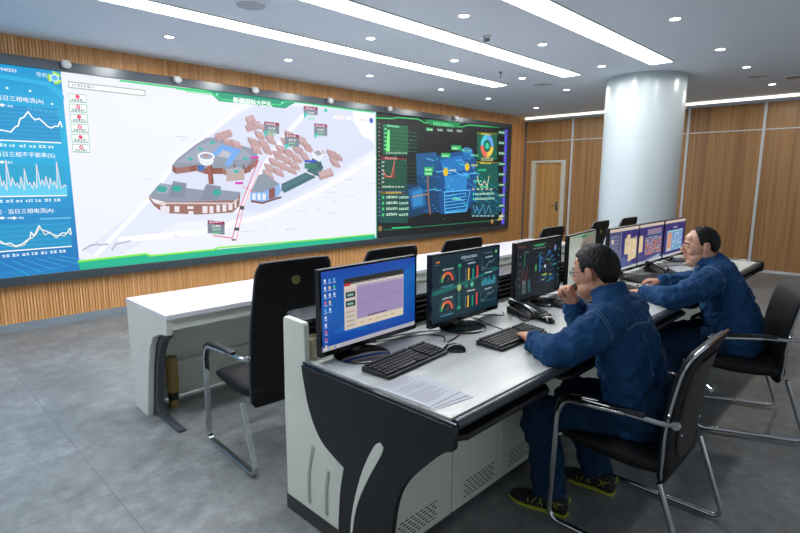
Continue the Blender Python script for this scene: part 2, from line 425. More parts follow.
# ------------------------------------------------------------------ video wall
YS = YW-.075
vw = thing('video_wall', 'wide video wall of bright maps and charts in a dark frame on the slatted wall', 'video wall', (6, YS, 0))
fx0, fx1, fz0, fz1 = -3.9, 10.44, .505, 2.855
sx0, sx1, sx2, sx3, sz0, sz1 = -3.3, 1.66, 6.265, 10.30, .60, 2.752
f = MB(); y0, y1 = -.03, .074
f.b2(fx0-6, fx1-6, y0, y1, sz1, fz1).b2(fx0-6, fx1-6, y0, y1, fz0, sz0).b2(sx3-6, fx1-6, y0, y1, sz0, sz1).b2(fx0-6, sx0-6, y0, y1, sz0, sz1)
f.build('frame', mat('video_frame', '#454f57', .28, .3, var=.05, vscale=10), vw, bevel=.004)
MB().b2(sx0-6, sx3-6, .003, .07, sz0, sz1).build('cabinet_back', M_black, vw, smooth=0)
br = None
for px in (58, 170, 249, 326, 387, 456):
    X, Z = wall_pt(px, 0, YS); 
    b = MB().b2(X-6-.035, X-6+.035, -.075, -.03, fz1-.06, fz1+.01)
    b.ell((X-6, -.075, fz1-.035), (.05, .025, .04)).build('sensor_bracket', M_alu, vw)
def W_(px, py):
    X, Z = wall_pt(px, py, YS); return (X-6, Z)
def P_(*a): return [W_(*q) for q in a]
def cvw(): return Canvas((0, 0, 0), (1, 0, 0), (0, 0, 1), (0, -1, 0), .0007)
# left screen: blue charts
c = cvw(); B0 = '#00a0d2'; u0, u1 = sx0-6, sx1-6
def rt(t, px, py, size, col='#ffffff'):
    X, Z = W_(px, py); c.text(t, X-glyphs(t)[2]*size, Z, size, col, 3)
n = 24
for i in range(n):     # the picture itself runs from deep to lighter blue
    a = i/n; col = [lin(v) for v in (0+8*a, 150-10*a+25*math.sin(a*5), 208-8*a+14*math.sin(a*5))]
    c.rect(u0, sz0+(sz1-sz0)*(1-(i+1)/n), u1-u0, (sz1-sz0)/n+.001, col, 0)
c.poly(P_((0, 74), (48, 82), (60, 90), (64, 96)) + [W_(64, 100), W_(58, 95), W_(46, 86), W_(0, 78)], '#22b0de', 1)
uR = u1-.06
def wbox(z0, z1, col, k=1): c.rect(uR-3.1, z0, 3.1, z1-z0, col, k)
wbox(2.0, 2.36, '#0590c8'); wbox(1.44, 1.76, '#0ca0cc'); wbox(.88, 1.16, '#1090c4')
rt('A.1940253', 16.5, 72.5, .045)
rt('导航', 47.5, 77.5, .052, '#d9f0fa')
X, Z = W_(54.5, 78)
c.disc(X, Z, .04, '#bff0ff', 3); c.disc(X, Z, .028, '#58b8f0', 4)
for a in (20, 140, 260): c.arc(X, Z, .066, .026, a, a+85, '#c8e64a', 5); c.arc(X, Z, .064, .010, a, a+70, '#5fc86a', 6)
for px, py in ((52, 104), (30, 91), (7, 88)): c.disc(*W_(px, py), .012, '#e0f6ff', 3, 8)
rt('补偿后 · 当日三相电流(A)', 43.5, 103.5, .056)
rt('电流比较 · 当日三相不平衡率(%)', 55, 157.5, .056)
rt('补偿前 · 当日三相电流(A)', 53.5, 212, .056)
for px, py in ((2, 105), (2, 162), (2, 218), (14, 218)):
    X, Z = W_(px, py); c.disc(X, Z, .015, '#ffffff', 3, 10); c.rect(X-.03, Z-.004, .06, .008, '#ffffff', 3); c.scrib(X+.045, Z-.012, .045, .024, '#e8f8ff')
for i in range(6): X, Z = W_(30+i*5.4, 108.5+i*.9); c.disc(X, Z, .018, '#4cb4e0', 3, 8); c.disc(X, Z, .011, '#0a96cc', 4, 8)
for i in range(6): X, Z = W_(42+i*5.2, 219-i*.2); c.rect(X-.02, Z-.008, .05, .018, '#5fbde0', 3)
def gridl(z0, z1, nn, col='#46bfe4'):
    for i in range(nn): c.rect(uR-3.1, z0+(z1-z0)*i/(nn-1), 3.1, .006, col, 2)
gridl(2.03, 2.33, 8, '#2ea8dc'); gridl(.92, 1.13, 5, '#2ea8dc')
def ticks(z, k=36):
    c.rect(uR-3.1, z, 3.1, .012, '#ffffff', 3)
    for i in range(k): c.scrib(uR-3.1+i*.085, z-.055, .062, .030, '#eafaff', 3)
ticks(2.0); ticks(1.435); ticks(.872)
c.line([(uR-3.1+.0, 2.0)] + P_((0, 130), (6, 131), (11, 132), (15, 127), (18, 126), (20, 119), (24, 117), (28, 111.5), (31, 116), (35, 120), (39, 118.5), (43, 122), (47, 126), (51, 128), (55, 126), (58, 126.5), (60, 121.5), (62, 127)), .012, '#ffffff', 4)
pts = [(uR-3.1, 1.5)]; X0_, X1_ = W_(-30, 190)[0], W_(67, 190)[0]; random.seed(3)
for i in range(46):
    X = X0_+(X1_-X0_)*i/45; h = .1+random.random()*.15 + (.22 if i in (13, 17, 25, 31, 36, 41) else 0); pts.append((X, 1.45+h*.8 if i % 2 else 1.45+.05+random.random()*.06))
for (a, b), (d, e) in zip(pts, pts[1:]): c.poly([(a, 1.445), (d, 1.445), (d, e), (a, b)], '#5ccaec', 3)
c.line(pts, .007, '#f0dfe0', 4)
c.line([(uR-3.1, .95)] + P_((0, 241), (5, 244), (10, 243), (16, 246), (22, 244), (26, 241), (30, 238), (31, 232), (34, 236), (39, 225.5), (42, 230), (46, 231), (50, 233), (54, 235), (58, 236), (62, 233), (67, 233), (70, 228), (71, 234)), .010, '#ffffff', 4)
c.line([(uR-3.1, .93)] + P_((0, 243), (8, 245), (16, 247), (24, 245), (29, 239), (32, 238), (36, 234), (40, 227), (45, 235), (50, 232), (56, 238), (60, 235), (64, 236), (68, 232), (71, 235)), .009, '#e8e0c8', 4)
for i in range(6):
    c.line(P_((0+i*12, 262-i*1.2), (30+i*12, 275-i*2.8)), .006, '#3ab4dc', 3)
    c.rect(uR-3.1, .60+i*.012, 3.0, .002, '#2aaad6', 2)
c.build('left_screen', M_led, vw)

# centre screen: pale city map
c = cvw(); u0, u1 = sx1-6, sx2-6
c.rect(u0, sz0, u1-u0, sz1-sz0, '#eaedf7', 0)
c.poly(P_((108, 262), (84, 250), (150, 200), (176, 166), (232, 116), (262, 102), (372, 112), (374.5, 150), (300, 200), (258, 218), (180, 222)), '#e0e5f3', 1)
c.poly(P_((160, 208), (150, 200), (178, 160), (236, 116), (262, 104), (360, 112), (374, 148), (320, 182), (262, 212)), '#d6dcf1', 2)
c.line(P_((96, 255), (152, 196), (176, 160), (240, 108), (262, 99)), .05, '#f6f7fe', 3)
c.line(P_((120, 240), (200, 232), (270, 214), (330, 185), (375, 158)), .07, '#f6f7fe', 3)
c.line(P_((238, 212), (262, 168), (290, 130), (310, 108)), .07, '#eff1fc', 3)
c.poly(P_((352, 111), (373.5, 113), (374, 142), (362, 136), (354, 122)), '#f3f4fd', 3)
for i in range(60):   # faint place names and building lines
    X = random.uniform(u0+.4, u1-.15); Z = random.uniform(sz0+.25, sz1-.3); L = random.uniform(.05, .22)
    if random.random() < .5: c.rect(X, Z, L, .012, '#d3d6e4', 4)
    else: c.scrib(X, Z, L, .022, '#cfd3e2', 4)
c.line(P_((83, 250), (90, 245.5), (98, 244)), .02, '#b4b8cc', 4); c.line(P_((99, 245), (108, 244)), .02, '#b4b8cc', 4); c.line(P_((112, 250), (116, 244), (130, 241)), .02, '#b4b8cc', 4)
# search bar and buttons
c.poly(P_((68, 81), (145, 90), (145.5, 96.5), (68.5, 88)), '#a9b4b0', 4); c.poly(P_((69, 82.3), (144, 91), (144.6, 95.3), (69.4, 86.8)), '#fbfcff', 5)
c.scrib(*W_(72, 86), .22, .03, '#8d93a0', 6)
for i in range(6):
    x0, y0 = 68.4+i*.75, 93.5+i*10.1
    c.poly(P_((x0, y0), (x0+17.5, y0+1.2-i*.1), (x0+18, y0+9.4-i*.1), (x0+.5, y0+8.2)), '#6cb492', 5)
    c.poly(P_((x0+.5, y0+.6), (x0+17, y0+1.7-i*.1), (x0+17.4, y0+8.6-i*.1), (x0+.9, y0+7.4)), '#f4faf8', 6)
    X, Z = W_(x0+9, y0+3.2); c.disc(X, Z, .022, '#e8476a', 7, 10); c.disc(X, Z, .010, '#fbe8ee' if i % 2 else '#e8476a', 8, 8)
    X, Z = W_(x0+3, y0+7); c.scrib(X, Z, .12, .026, '#3f5a72', 7)
# title banner
c.poly(P_((176, 87.2), (212, 90), (222, 95), (176, 89.6)), '#6adf9a', 4); c.line(P_((120, 80.6), (178, 88), (210, 92.5), (222, 99.5), (280, 105), (286, 100.5), (374, 112.5)), .022, '#38d080', 6)
for i in range(7): c.line(P_((184+i*4, 89+i*.5), (189+i*4, 92.6+i*.5)), .012, '#38d080', 6)
c.poly(P_((205, 88.5), (300, 99.6), (285, 108.5), (219, 101.2)), '#0f9a78', 5); c.poly(P_((207, 88.5), (300, 99.6), (299, 101), (210, 90.8)), '#2fe09a', 6)
X, Z = W_(233, 102.2); c.text('新疆国际大巴扎', X, Z, .078, '#f2fff8', 8, fit=W_(271.5, 100)[0]-X, bold=.004)
c.disc(*W_(217, 94.5), .014, '#9fffe0', 8, 8); c.disc(*W_(282, 102.6), .014, '#9fffe0', 8, 8)
c.poly([W_(312, 103.5), W_(352, 108.6), W_(352, 111), W_(312, 106)], '#b8e8e0', 5)
for i, cc in enumerate(('#f0a0a8', '#a8c8f0', '#f0a0a8')): X, Z = W_(334+i*12, 118.5+i*1.2); c.rect(X, Z, .2, .05, '#f8fbff', 6); c.scrib(X+.04, Z+.01, .14, .03, cc, 7)
X, Z = W_(371, 120.5); c.disc(X, Z, .045, '#3d62c4', 7)
# footer
c.poly([(u0, sz0), (u1, sz0)] + P_((374, 234.3), (330, 238.8), (214, 249.7), (150, 256), (146, 254), (78, 262)), '#0fb48c', 5)
c.line(P_((78.5, 261.5), (146, 253.8), (150, 255.8), (214, 249.6), (218, 247.7), (328, 238.7), (374.5, 234.2)), .022, '#7fe83a', 7)
# isometric buildings drawn on the map
BR, RF, RD, BL = '#98695f', '#8a94a6', '#6d7488', '#86b0e4'
def block(pts, h, roof, side, k, side2=None):
    """roof outline in pixels, front faces drop h px"""
    for i, ((a, b), (d, e)) in enumerate(zip(pts, pts[1:]+pts[:1])):
        if (d-a) < 0: c.poly(P_((a, b), (d, e), (d, e+h), (a, b+h)), side if i % 2 else (side2 or side), k)
    c.poly(P_(*pts), roof, k+1)
# the large octagonal building
block([(172, 165), (178, 158), (196, 144), (206, 138), (214, 137.5), (250, 148), (257, 153), (256, 160), (247, 167), (231, 171), (222, 168), (205, 168), (196, 165), (190, 166), (176, 168)], 6, RF, BR, 8, '#8a4c3c')
c.poly(P_((176, 163), (198, 146), (210, 141), (246, 151), (252, 157), (240, 160), (210, 158), (196, 163)), '#99a1b4', 10)
c.poly(P_((211, 154), (222, 144.5), (241, 150), (236, 157), (229, 166), (224, 165), (231, 153), (223, 149.5), (216, 156)), '#6ea6ec', 11)
c.poly(P_((223, 150), (231, 153.5), (228, 158), (218, 156)), '#b8bcc6', 12)
c.poly(P_((216, 156.5), (227, 158.5), (224, 167), (213, 165)), '#8d95a4', 12)
for q in ((190, 159), (200, 149), (212, 142.5), (245, 158.5)): c.disc(*W_(*q), .035, '#23b3a4', 13, 12, .02)
c.poly(P_((197, 165), (204, 165.5), (204, 171), (198, 170.5)), '#2f66b0', 13)
c.poly(P_((226, 171), (244, 169), (244, 180), (226, 181.5)), '#b8a4a0', 13); c.poly(P_((224, 169.5), (238, 167), (245, 170), (231, 173)), '#a8aab2', 14); c.disc(*W_(236, 171.5), .04, '#23b3a4', 15, 12, .022)
for px in (233, 242, 248): c.rect(W_(px, 160)[0], W_(px, 172)[1], .03, .1, '#7a4436', 9)
c.poly(P_((246, 166), (257, 155), (258, 162), (248, 173)), BR, 9)
# tower with white disc
c.poly(P_((206, 160), (211, 160.5), (213.5, 184), (208.5, 184.5)), '#9c5a48', 16); c.poly(P_((209.5, 160.5), (211, 160.5), (213.5, 184), (211.5, 184.2)), '#7f4638', 17)
X, Z = W_(205.8, 158); c.disc(X, Z-.03, .10, '#e2e7f0', 18, 28, .07); c.disc(X, Z+.02, .115, '#f8fafd', 19, 28, .055); c.disc(X, Z+.02, .09, '#9aa2b4', 20, 28, .038); c.disc(X, Z+.035, .03, '#b07c68', 21, 12, .014)
# long low building in front
c.poly(P_((148, 198), (154, 206), (163, 213), (197, 214.5), (232, 212.5), (239, 206), (240, 192), (230, 195), (160, 197)), BR, 16)
c.poly(P_((148, 197), (156, 187), (160, 183), (171, 185), (173, 181), (186, 183), (186, 188), (203, 190), (206, 184), (220, 186), (221, 190), (240, 192), (236, 200), (180, 202), (162, 201)), RF, 17)
c.poly(P_((160, 184), (170, 186), (166, 194), (156, 193)), '#a3a8b6', 18); c.poly(P_((173, 182), (186, 184), (184, 198), (168, 197)), '#7e8798', 18); c.poly(P_((206, 185), (220, 187), (218, 200), (200, 200)), '#808999', 18)
c.poly(P_((186, 189), (203, 191), (198, 200), (182, 199)), '#8a92a8', 18)
for q in ((161.5, 189), (176.5, 188.5), (216.5, 192.5)): c.disc(*W_(*q), .065, '#2aa39a', 19, 16, .042)
c.poly(P_((150, 198), (165, 202), (165, 206), (154, 203)), '#e8e4ea', 18)
for x0_, y0_, ww, hh in ((160, 206, 9, 7), (174, 206, 5, 6), (187, 206, 6, 3), (188, 211, 5, 3.5), (202, 206, 5, 7), (209, 206, 4, 7), (216, 205, 3.5, 7), (222, 204.5, 4, 7), (228, 203.5, 4, 6.5), (234, 200, 2, 8)):
    c.poly(P_((x0_, y0_), (x0_+ww, y0_+.2), (x0_+ww, y0_+hh), (x0_, y0_+hh)), '#e6dfe6', 19)
c.poly(P_((158, 202.4), (232, 202.6), (238, 198), (238, 199.6), (232, 204.2), (160, 204)), '#d8c6c4', 19)
# blue glass building
c.poly(P_((250, 192), (258, 175), (263, 173.5), (279, 184), (281, 191), (276, 199), (262, 202), (250, 200)), BL, 16)
c.poly(P_((250, 192), (258, 175), (264, 173.3), (279.5, 184), (262, 192)), '#8893a2', 17)
for x0_ in (252, 257, 262): c.poly(P_((x0_, 193.5), (x0_+3.2, 193.5), (x0_+3.2, 200), (x0_, 199.5)), '#dfeafc', 18)
c.poly(P_((268.5, 189), (274.5, 187), (274.5, 197.5), (268.5, 199.5)), '#8a4a48', 18)
c.poly(P_((251, 200), (262, 202), (281, 196), (281, 198), (262, 204), (250, 202)), '#7a4a44', 17)
# dark green market roof
c.poly(P_((281, 184), (306, 172), (312, 158), (318, 155), (323, 168), (318, 176), (284, 193), (281, 190)), '#3d6a76', 16)
c.line(P_((284, 190), (316, 174)), .015, '#2d4f5c', 17); c.line(P_((306, 172), (317, 177)), .02, '#e8e8f0', 17); c.poly(P_((308, 171.5), (312, 160), (318, 158), (322, 168)), '#2f5a62', 17)
c.poly(P_((282, 186), (306, 174), (312, 177), (284, 191)), '#47747c', 17)
c.poly(P_((311, 152), (318, 149), (325, 155), (319, 162), (312, 158)), '#e4e6ee', 18); c.poly(P_((313, 152), (318, 150), (322, 154), (317, 156)), '#9aa0b0', 19)
c.poly(P_((304, 160), (316, 160.5), (316, 163), (304, 162.5)), '#2f4fc0', 20); c.poly(P_((304, 163), (316, 163.4), (316, 169), (304, 168.6)), '#3a7a6a', 20)
# pale red blocks of the bazaar
random.seed(11)
def redblk(x, y, a, b, ang, k, dark=0):
    ca, sa = math.cos(ang), math.sin(ang)
    b *= 1.4; a *= 1.0; sg = -1 if ang > 0 else 1; q = [(x+a*.95, y-sg*a*-.30), (x+a*.95+b*.35, y+sg*a*.30+b*.62), (x+b*.35, y+b*.62), (x, y)]
    c.poly(P_(*[(p, r+3) for p, r in q]), '#b08a8c', k); c.poly(P_(q[2], q[3], (q[3][0], q[3][1]+3), (q[2][0], q[2][1]+3)), '#a88284', k+1)
    c.poly(P_(q[1], q[2], (q[2][0], q[2][1]+3), (q[1][0], q[1][1]+3)), '#b89698', k+1); c.poly(P_(*q), '#c8abae' if not dark else '#bd9c9f', k+2)
    for i in range(3):
        f_ = (i+.5)/3; c.line(P_((q[3][0]+(q[0][0]-q[3][0])*f_, q[3][1]+(q[0][1]-q[3][1])*f_), (q[2][0]+(q[1][0]-q[2][0])*f_, q[2][1]+(q[1][1]-q[2][1])*f_)), .008, '#b3898c', k+3)
blks = [(214.5, 134, 16, 5, .6), (222, 137, 14, 4, -.2), (230, 139, 9, 6, -.2), (245, 117, 8, 6, .3), (245, 125, 14, 5, .5), (252, 121, 12, 4, -.4), (254, 130, 8, 6, -.2), (262, 128, 9, 6, -.4), (247, 137, 10, 7, -.5), (258, 139, 9, 6, -.3), (264, 133, 8, 8, -.3), (250, 144, 9, 6, -.4), (262, 146, 8, 5, -.3),
        (284, 130, 9, 6, -.4), (280, 137, 8, 6, -.3), (275, 144, 9, 6, -.4), (272, 150, 9, 7, -.4), (268, 157, 9, 6, -.4), (264, 163, 8, 6, -.5), (262, 169, 9, 6, -.5), (283, 148, 9, 6, -.4), (281, 155, 9, 6, -.4), (277, 161, 9, 6, -.5), (273, 167, 8, 6, -.5), (292, 145, 10, 6, -.4), (290, 153, 9, 6, -.4), (288, 160, 9, 6, -.5), (296, 135, 9, 8, -.5), (302, 142, 8, 7, -.5), (299, 151, 7, 8, -.5), (286, 166, 9, 4, -.4),
        (318, 152, 5, 4, .4), (326, 149, 10, 7, -.4), (329, 157, 8, 7, -.5), (317, 172, 14, 6, .45), (335, 153, 5, 5, -.6)]
for i, bk in enumerate(blks): redblk(*bk, 10+(i % 3)*4, i % 4 == 0)
# info cards
def card(px, py, w_, h_, k=24, tip=True):
    q = [W_(px, py), W_(px+w_, py+w_*.10), W_(px+w_, py+h_+w_*.10), W_(px, py+h_)]
    c.poly(q, '#76808e', k); (a, b), (d, e) = q[0], q[1]
    c.poly([q[0], q[1], (d, e-.045), (a, b-.045)], '#8e3050', k+1); W2 = d-a
    c.scrib(a+W2*.1, b-.042, W2*.7, .03, '#f0d8e0', k+2)
    for i in range(3): c.scrib(a+W2*.25, b-.10-i*.045, W2*.5, .028, ('#e8eef0', '#9fe8b0', '#5fd08a')[i], k+2)
    if tip: X, Z = q[3]; c.poly([(X, Z+.02), (X+.08, Z+.02), (X+.01, Z-.07)], '#29c0b0', k+2)
card(263.5, 121.5, 15, 11); card(284, 133.5, 14.5, 12); card(313.5, 123.3, 13, 11.5); card(303, 106, 14, 8); card(207, 220, 17, 13, tip=False)
X, Z = W_(325, 110.5); c.disc(X, Z, .03, '#2fc9a8', 26, 10)
c.line(P_((258, 160), (240, 206), (232, 238), (213, 235.5)), .014, '#e05068', 22); c.line(P_((262, 162), (243, 206), (236, 240), (232, 240)), .010, '#f07080', 22); c.line(P_((242, 186), (252, 192)), .010, '#f07080', 22)
for q in ((250, 156.3, 8, 2.3), (234.5, 182, 8, 2.3)): c.poly(P_((q[0], q[1]), (q[0]+q[2], q[1]), (q[0]+q[2], q[1]+q[3]), (q[0], q[1]+q[3])), '#d030b0', 27)
for q in ((239, 206, 4.5, 3.5), (233.5, 227.5, 5, 3), (231, 239, 4, 1.5)): c.poly(P_((q[0], q[1]), (q[0]+q[2], q[1]), (q[0]+q[2], q[1]+q[3]), (q[0], q[1]+q[3])), '#384048', 27)
c.build('centre_screen', M_led, vw)

# right screen: dark plant model
c = cvw(); u0, u1 = sx2-6, sx3-6
c.rect(u0, sz0, u1-u0, sz1-sz0, '#0c1418', 0)
c.rect(u0, sz0, .02, sz1-sz0, '#1c9a68', 1)
c.rect(u1-.11, sz0+.02, .11, sz1-sz0-.04, '#5a52d8', 2)
c.line(P_((376, 118), (392, 118.5), (398, 117.5), (418, 119), (424, 122.5), (462, 127), (468, 125), (500, 127.5)), .02, '#2fd070', 2)
c.poly(P_((425, 119.5), (462, 122.5), (457, 127.5), (430, 125)), '#0e8a50', 3); c.text('智慧能源管理中心', *W_(433, 125), .075, '#7dffb0', 5, fit=.62)
for i, px in enumerate((426, 436.5, 446.5, 456)): c.poly(P_((px, 127.5+i*.5), (px+6.5, 128+i*.5), (px+6.5, 131.2+i*.5), (px, 130.7+i*.5)), '#1faa5a' if i == 0 else '#4a5a60', 4); c.scrib(*W_(px+1, 130+i*.5), .16, .03, '#d8ffe8', 5)
# left column of panels
def pan(x0, y0, x1, y1, col, k=2, sl=.10): c.poly(P_((x0, y0), (x1, y0+(x1-x0)*sl), (x1, y1+(x1-x0)*sl*.0), (x0, y1)), col, k)
pan(383, 124, 408, 155, '#0b5a3c'); pan(383, 124, 408, 127, '#10804c', 3); c.scrib(*W_(387, 126.5), .3, .035, '#8fffc0', 4)
for i in range(6):
    X, Z = W_(385, 130+i*4); c.rect(X-.02, Z, .06, .03, '#5fd890', 4); c.rect(X+.08, Z, .75, .006, '#1f8a5c', 3)
c.poly(P_((387.5, 130), (389.5, 130), (389.5, 151.5), (386, 151.5)), '#7fff8a', 5)
for i in range(7): c.scrib(*W_(386+i*3.1, 153.6), .07, .03, '#bfe8d0', 4)
pan(381, 157, 407, 190, '#0d4a38'); pan(381, 156, 407, 159.5, '#7a2030', 3); c.scrib(*W_(385, 159), .3, .035, '#ffb0b0', 4)
for i in range(6): X, Z = W_(381.5, 163+i*4); c.rect(X, Z, .06, .03, '#9fb8b0', 4); c.rect(X+.1, Z, .8, .005, '#1c6a50', 3)
c.poly(P_((383, 171), (386, 176), (391, 177), (394.5, 161), (395, 178), (383, 178)), '#7a4038', 4); c.line(P_((383, 171), (386, 176), (391, 177), (394.5, 161)), .014, '#f08878', 5)
for i in range(7): c.scrib(*W_(382+i*3.2, 187.5), .07, .03, '#e8ffe8', 4)
pan(380, 192, 408, 223, '#0c4a44'); pan(380, 191, 408, 194, '#6a5a20', 3); c.scrib(*W_(386, 193.5), .4, .035, '#e8d060', 4)
for i in range(4):
    X, Z = W_(383, 198.5+i*5.8); c.disc(X, Z+.02, .03, '#38c878', 4, 8); c.scrib(X+.08, Z, .28, .045, '#e0ffe8', 4); c.scrib(*W_(399, 198.5+i*5.8), .25, .045, '#c8f8e0', 4)
for i in range(24): X, Z = W_(378.5, 124+i*4); c.rect(X, Z, .03, .012, '#a8c0b8', 3)
# wireframe plant
c.poly(P_((378, 190), (400, 183), (410, 184), (425, 186), (426, 210), (418, 216), (378, 222)), '#0c3a5c', 1)
c.poly(P_((408, 190), (424, 184), (426, 206), (412, 210)), '#1a5f96', 3); c.poly(P_((412, 192), (422, 188), (423, 205), (413, 207)), '#2e86c4', 4)
c.poly(P_((416, 154), (436, 152), (440, 160), (440, 212), (420, 214), (417, 200)), '#0e3f68', 2)
c.poly(P_((416, 154), (436, 152), (437, 172), (417, 176)), '#16598c', 3); c.poly(P_((420, 176), (437, 174), (437, 190), (421, 190)), '#124a74', 3)
c.poly(P_((436, 156), (460, 151), (476, 158), (476, 200), (466, 212), (440, 214)), '#0f4f8c', 3)
c.poly(P_((440, 160), (462, 155), (466, 170), (444, 174)), '#1d74c0', 4); c.poly(P_((444, 176), (468, 172), (466, 190), (446, 192)), '#2a86cc', 4)
c.poly(P_((462, 150), (472, 149), (474, 158), (464, 160)), '#1a6ab4', 5)
X, Z = W_(467, 150.5); c.disc(X, Z, .16, '#3c9ad8', 6, 20, .06); c.disc(X, Z, .11, '#14508c', 7, 20, .04)
for i in range(6): c.line(P_((445, 196+i*3.2), (466, 193+i*3.2)), .022, '#4aa8e8', 6)
c.line(P_((444, 192), (445, 213), (466, 211), (470, 190), (444, 192)), .022, '#5cc0f4', 7); c.line(P_((436, 172), (452, 170), (462, 176), (476, 172)), .02, '#58bcf0', 7)
random.seed(5)
for i in range(70):
    a, b = random.uniform(418, 478), random.uniform(158, 212)
    c.line(P_((a, b), (a+random.uniform(2, 9)*random.choice((1, 0.2)), b+random.uniform(-1, 3.5))), .012, random.choice(('#3f9ce0', '#66d0ff', '#2a78c0', '#2fd8c8')), 6)
c.line(P_((427.5, 176), (428.5, 200), (430, 214)), .03, '#a87048', 7); c.line(P_((412, 197), (428, 194)), .02, '#b88858', 7)
c.poly(P_((478, 175), (502, 196), (502, 212), (476, 212), (474, 190)), '#0c4a5c', 2)
for i in range(5): c.line(P_((474, 172+i*7), (498, 190+i*6)), .014, '#2a9cb4', 4)
for q, wd in (((451, 148.5), 10), ((441, 156), 9), ((424, 170), 9), ((424, 174), 8)): c.poly(P_((q[0], q[1]-3), (q[0]+wd, q[1]-3), (q[0]+wd, q[1]+1.6), (q[0], q[1]+1.6)), '#16b860', 8); c.scrib(*W_(q[0]+1, q[1]+.4), .2, .035, '#eaffea', 9)
for q in ((445.5, 172), (467, 167)): c.disc(*W_(*q), .08, '#e0c030', 9, 16); c.scrib(*W_(q[0]+4, q[1]-1), .22, .04, '#f0e890', 9)
for q in ((461, 151), (470, 156), (452, 200), (473, 182), (480, 188)): c.scrib(*W_(*q), .3, .04, '#80f8b8', 9)
# right column
pan(477, 133, 497, 160, '#0a6048', 4, .05); pan(477, 132, 497, 134.5, '#6a7020', 5, .05); c.scrib(*W_(481, 134.6), .35, .035, '#f0e060', 6)
X, Z = W_(487, 146); 
for a, cc in ((90, '#4ac8e0'), (180, '#e8685a'), (270, '#e8c850'), (0, '#5fa0e8')): c.arc(X, Z, .24, .11, a, a+88, cc, 6)
c.disc(X, Z, .07, '#38c8a8', 6)
for i in range(2): c.scrib(*W_(481, 158.5+i*2), .45, .03, '#e8d8a0', 6)
pan(476, 162, 498, 188, '#0a5850', 4, .05); pan(476, 161, 498, 163.3, '#6a7020', 5, .05); c.scrib(*W_(480, 163.6), .4, .035, '#f0e060', 6)
c.line(P_((477, 176), (479, 184), (482, 185.5), (484, 181), (487, 186), (489, 176)), .018, '#f0f0d0', 6); c.scrib(*W_(478, 171), .3, .05, '#40e8a0', 6)
for i in range(5): c.scrib(*W_(472+i*4.5, 190), .09, .04, '#f0e8a0', 6)
for i in range(2): X, Z = W_(473.5, 194+i*5); c.disc(X, Z, .03, '#3fd888', 6, 8); c.scrib(X+.06, Z-.02, .7, .045, '#c8f8d8', 6)
pan(471, 202, 496, 217, '#0c3f50', 4, 0); c.line(P_((473, 205), (475, 213), (477, 207), (479, 214), (483, 204), (485, 214), (489, 205), (491, 214)), .012, '#60b8e0', 6)
for i in range(6): c.scrib(*W_(472+i*3.8, 216.5), .1, .03, '#d0e8f0', 6)
for i in range(9): X, Z = W_(499.5, 133+i*10.5); c.rect(X-.05, Z-.03, .28, .085, '#0e5a44', 4); c.scrib(X-.02, Z, .22, .04, '#d8fff0', 5)
c.line(P_((384, 230), (470, 222.5), (500, 220)), .012, '#1c8a5c', 3); c.line(P_((392, 228), (410, 227)), .02, '#38d088', 4)
c.disc(*W_(380, 228.5), .05, '#8a7040', 4, 10); X, Z = W_(500, 218); c.poly([(X-.12, Z-.05), (X+.1, Z-.05), (X+.1, Z+.12)], '#c8b070', 4); c.disc(*W_(492, 221.5), .05, '#b08050', 4, 10)
for i in range(14): c.disc(random.uniform(u0+.2, u1-.3), random.uniform(sz0+.1, sz1-.1), .009, '#60e8c0', 3, 6)
c.build('right_screen', M_led, vw)
# ------------------------------------------------------------------ front control desk
DX0, DX1, DZ = 1.325, 6.36, .80
FY = 1.03
desk = thing('control_desk', 'long pale control desk with black curved side panel and louvred black back rail', 'desk', (DX0, FY, 0))
def dk(mb): return mb.xf(Matrix.Translation((-DX0, -FY, 0)))
dk(MB().b2(DX0+.025, DX1-.025, FY+.035, 1.99, DZ-.025, DZ)).build('worktop', M_top, desk, bevel=.003)
dk(MB().tube([(DX0+.03, FY+.02, DZ-.021), (DX1-.03, FY+.02, DZ-.021)], (.020, .021), 16)).build('front_edge', M_dgrey, desk)
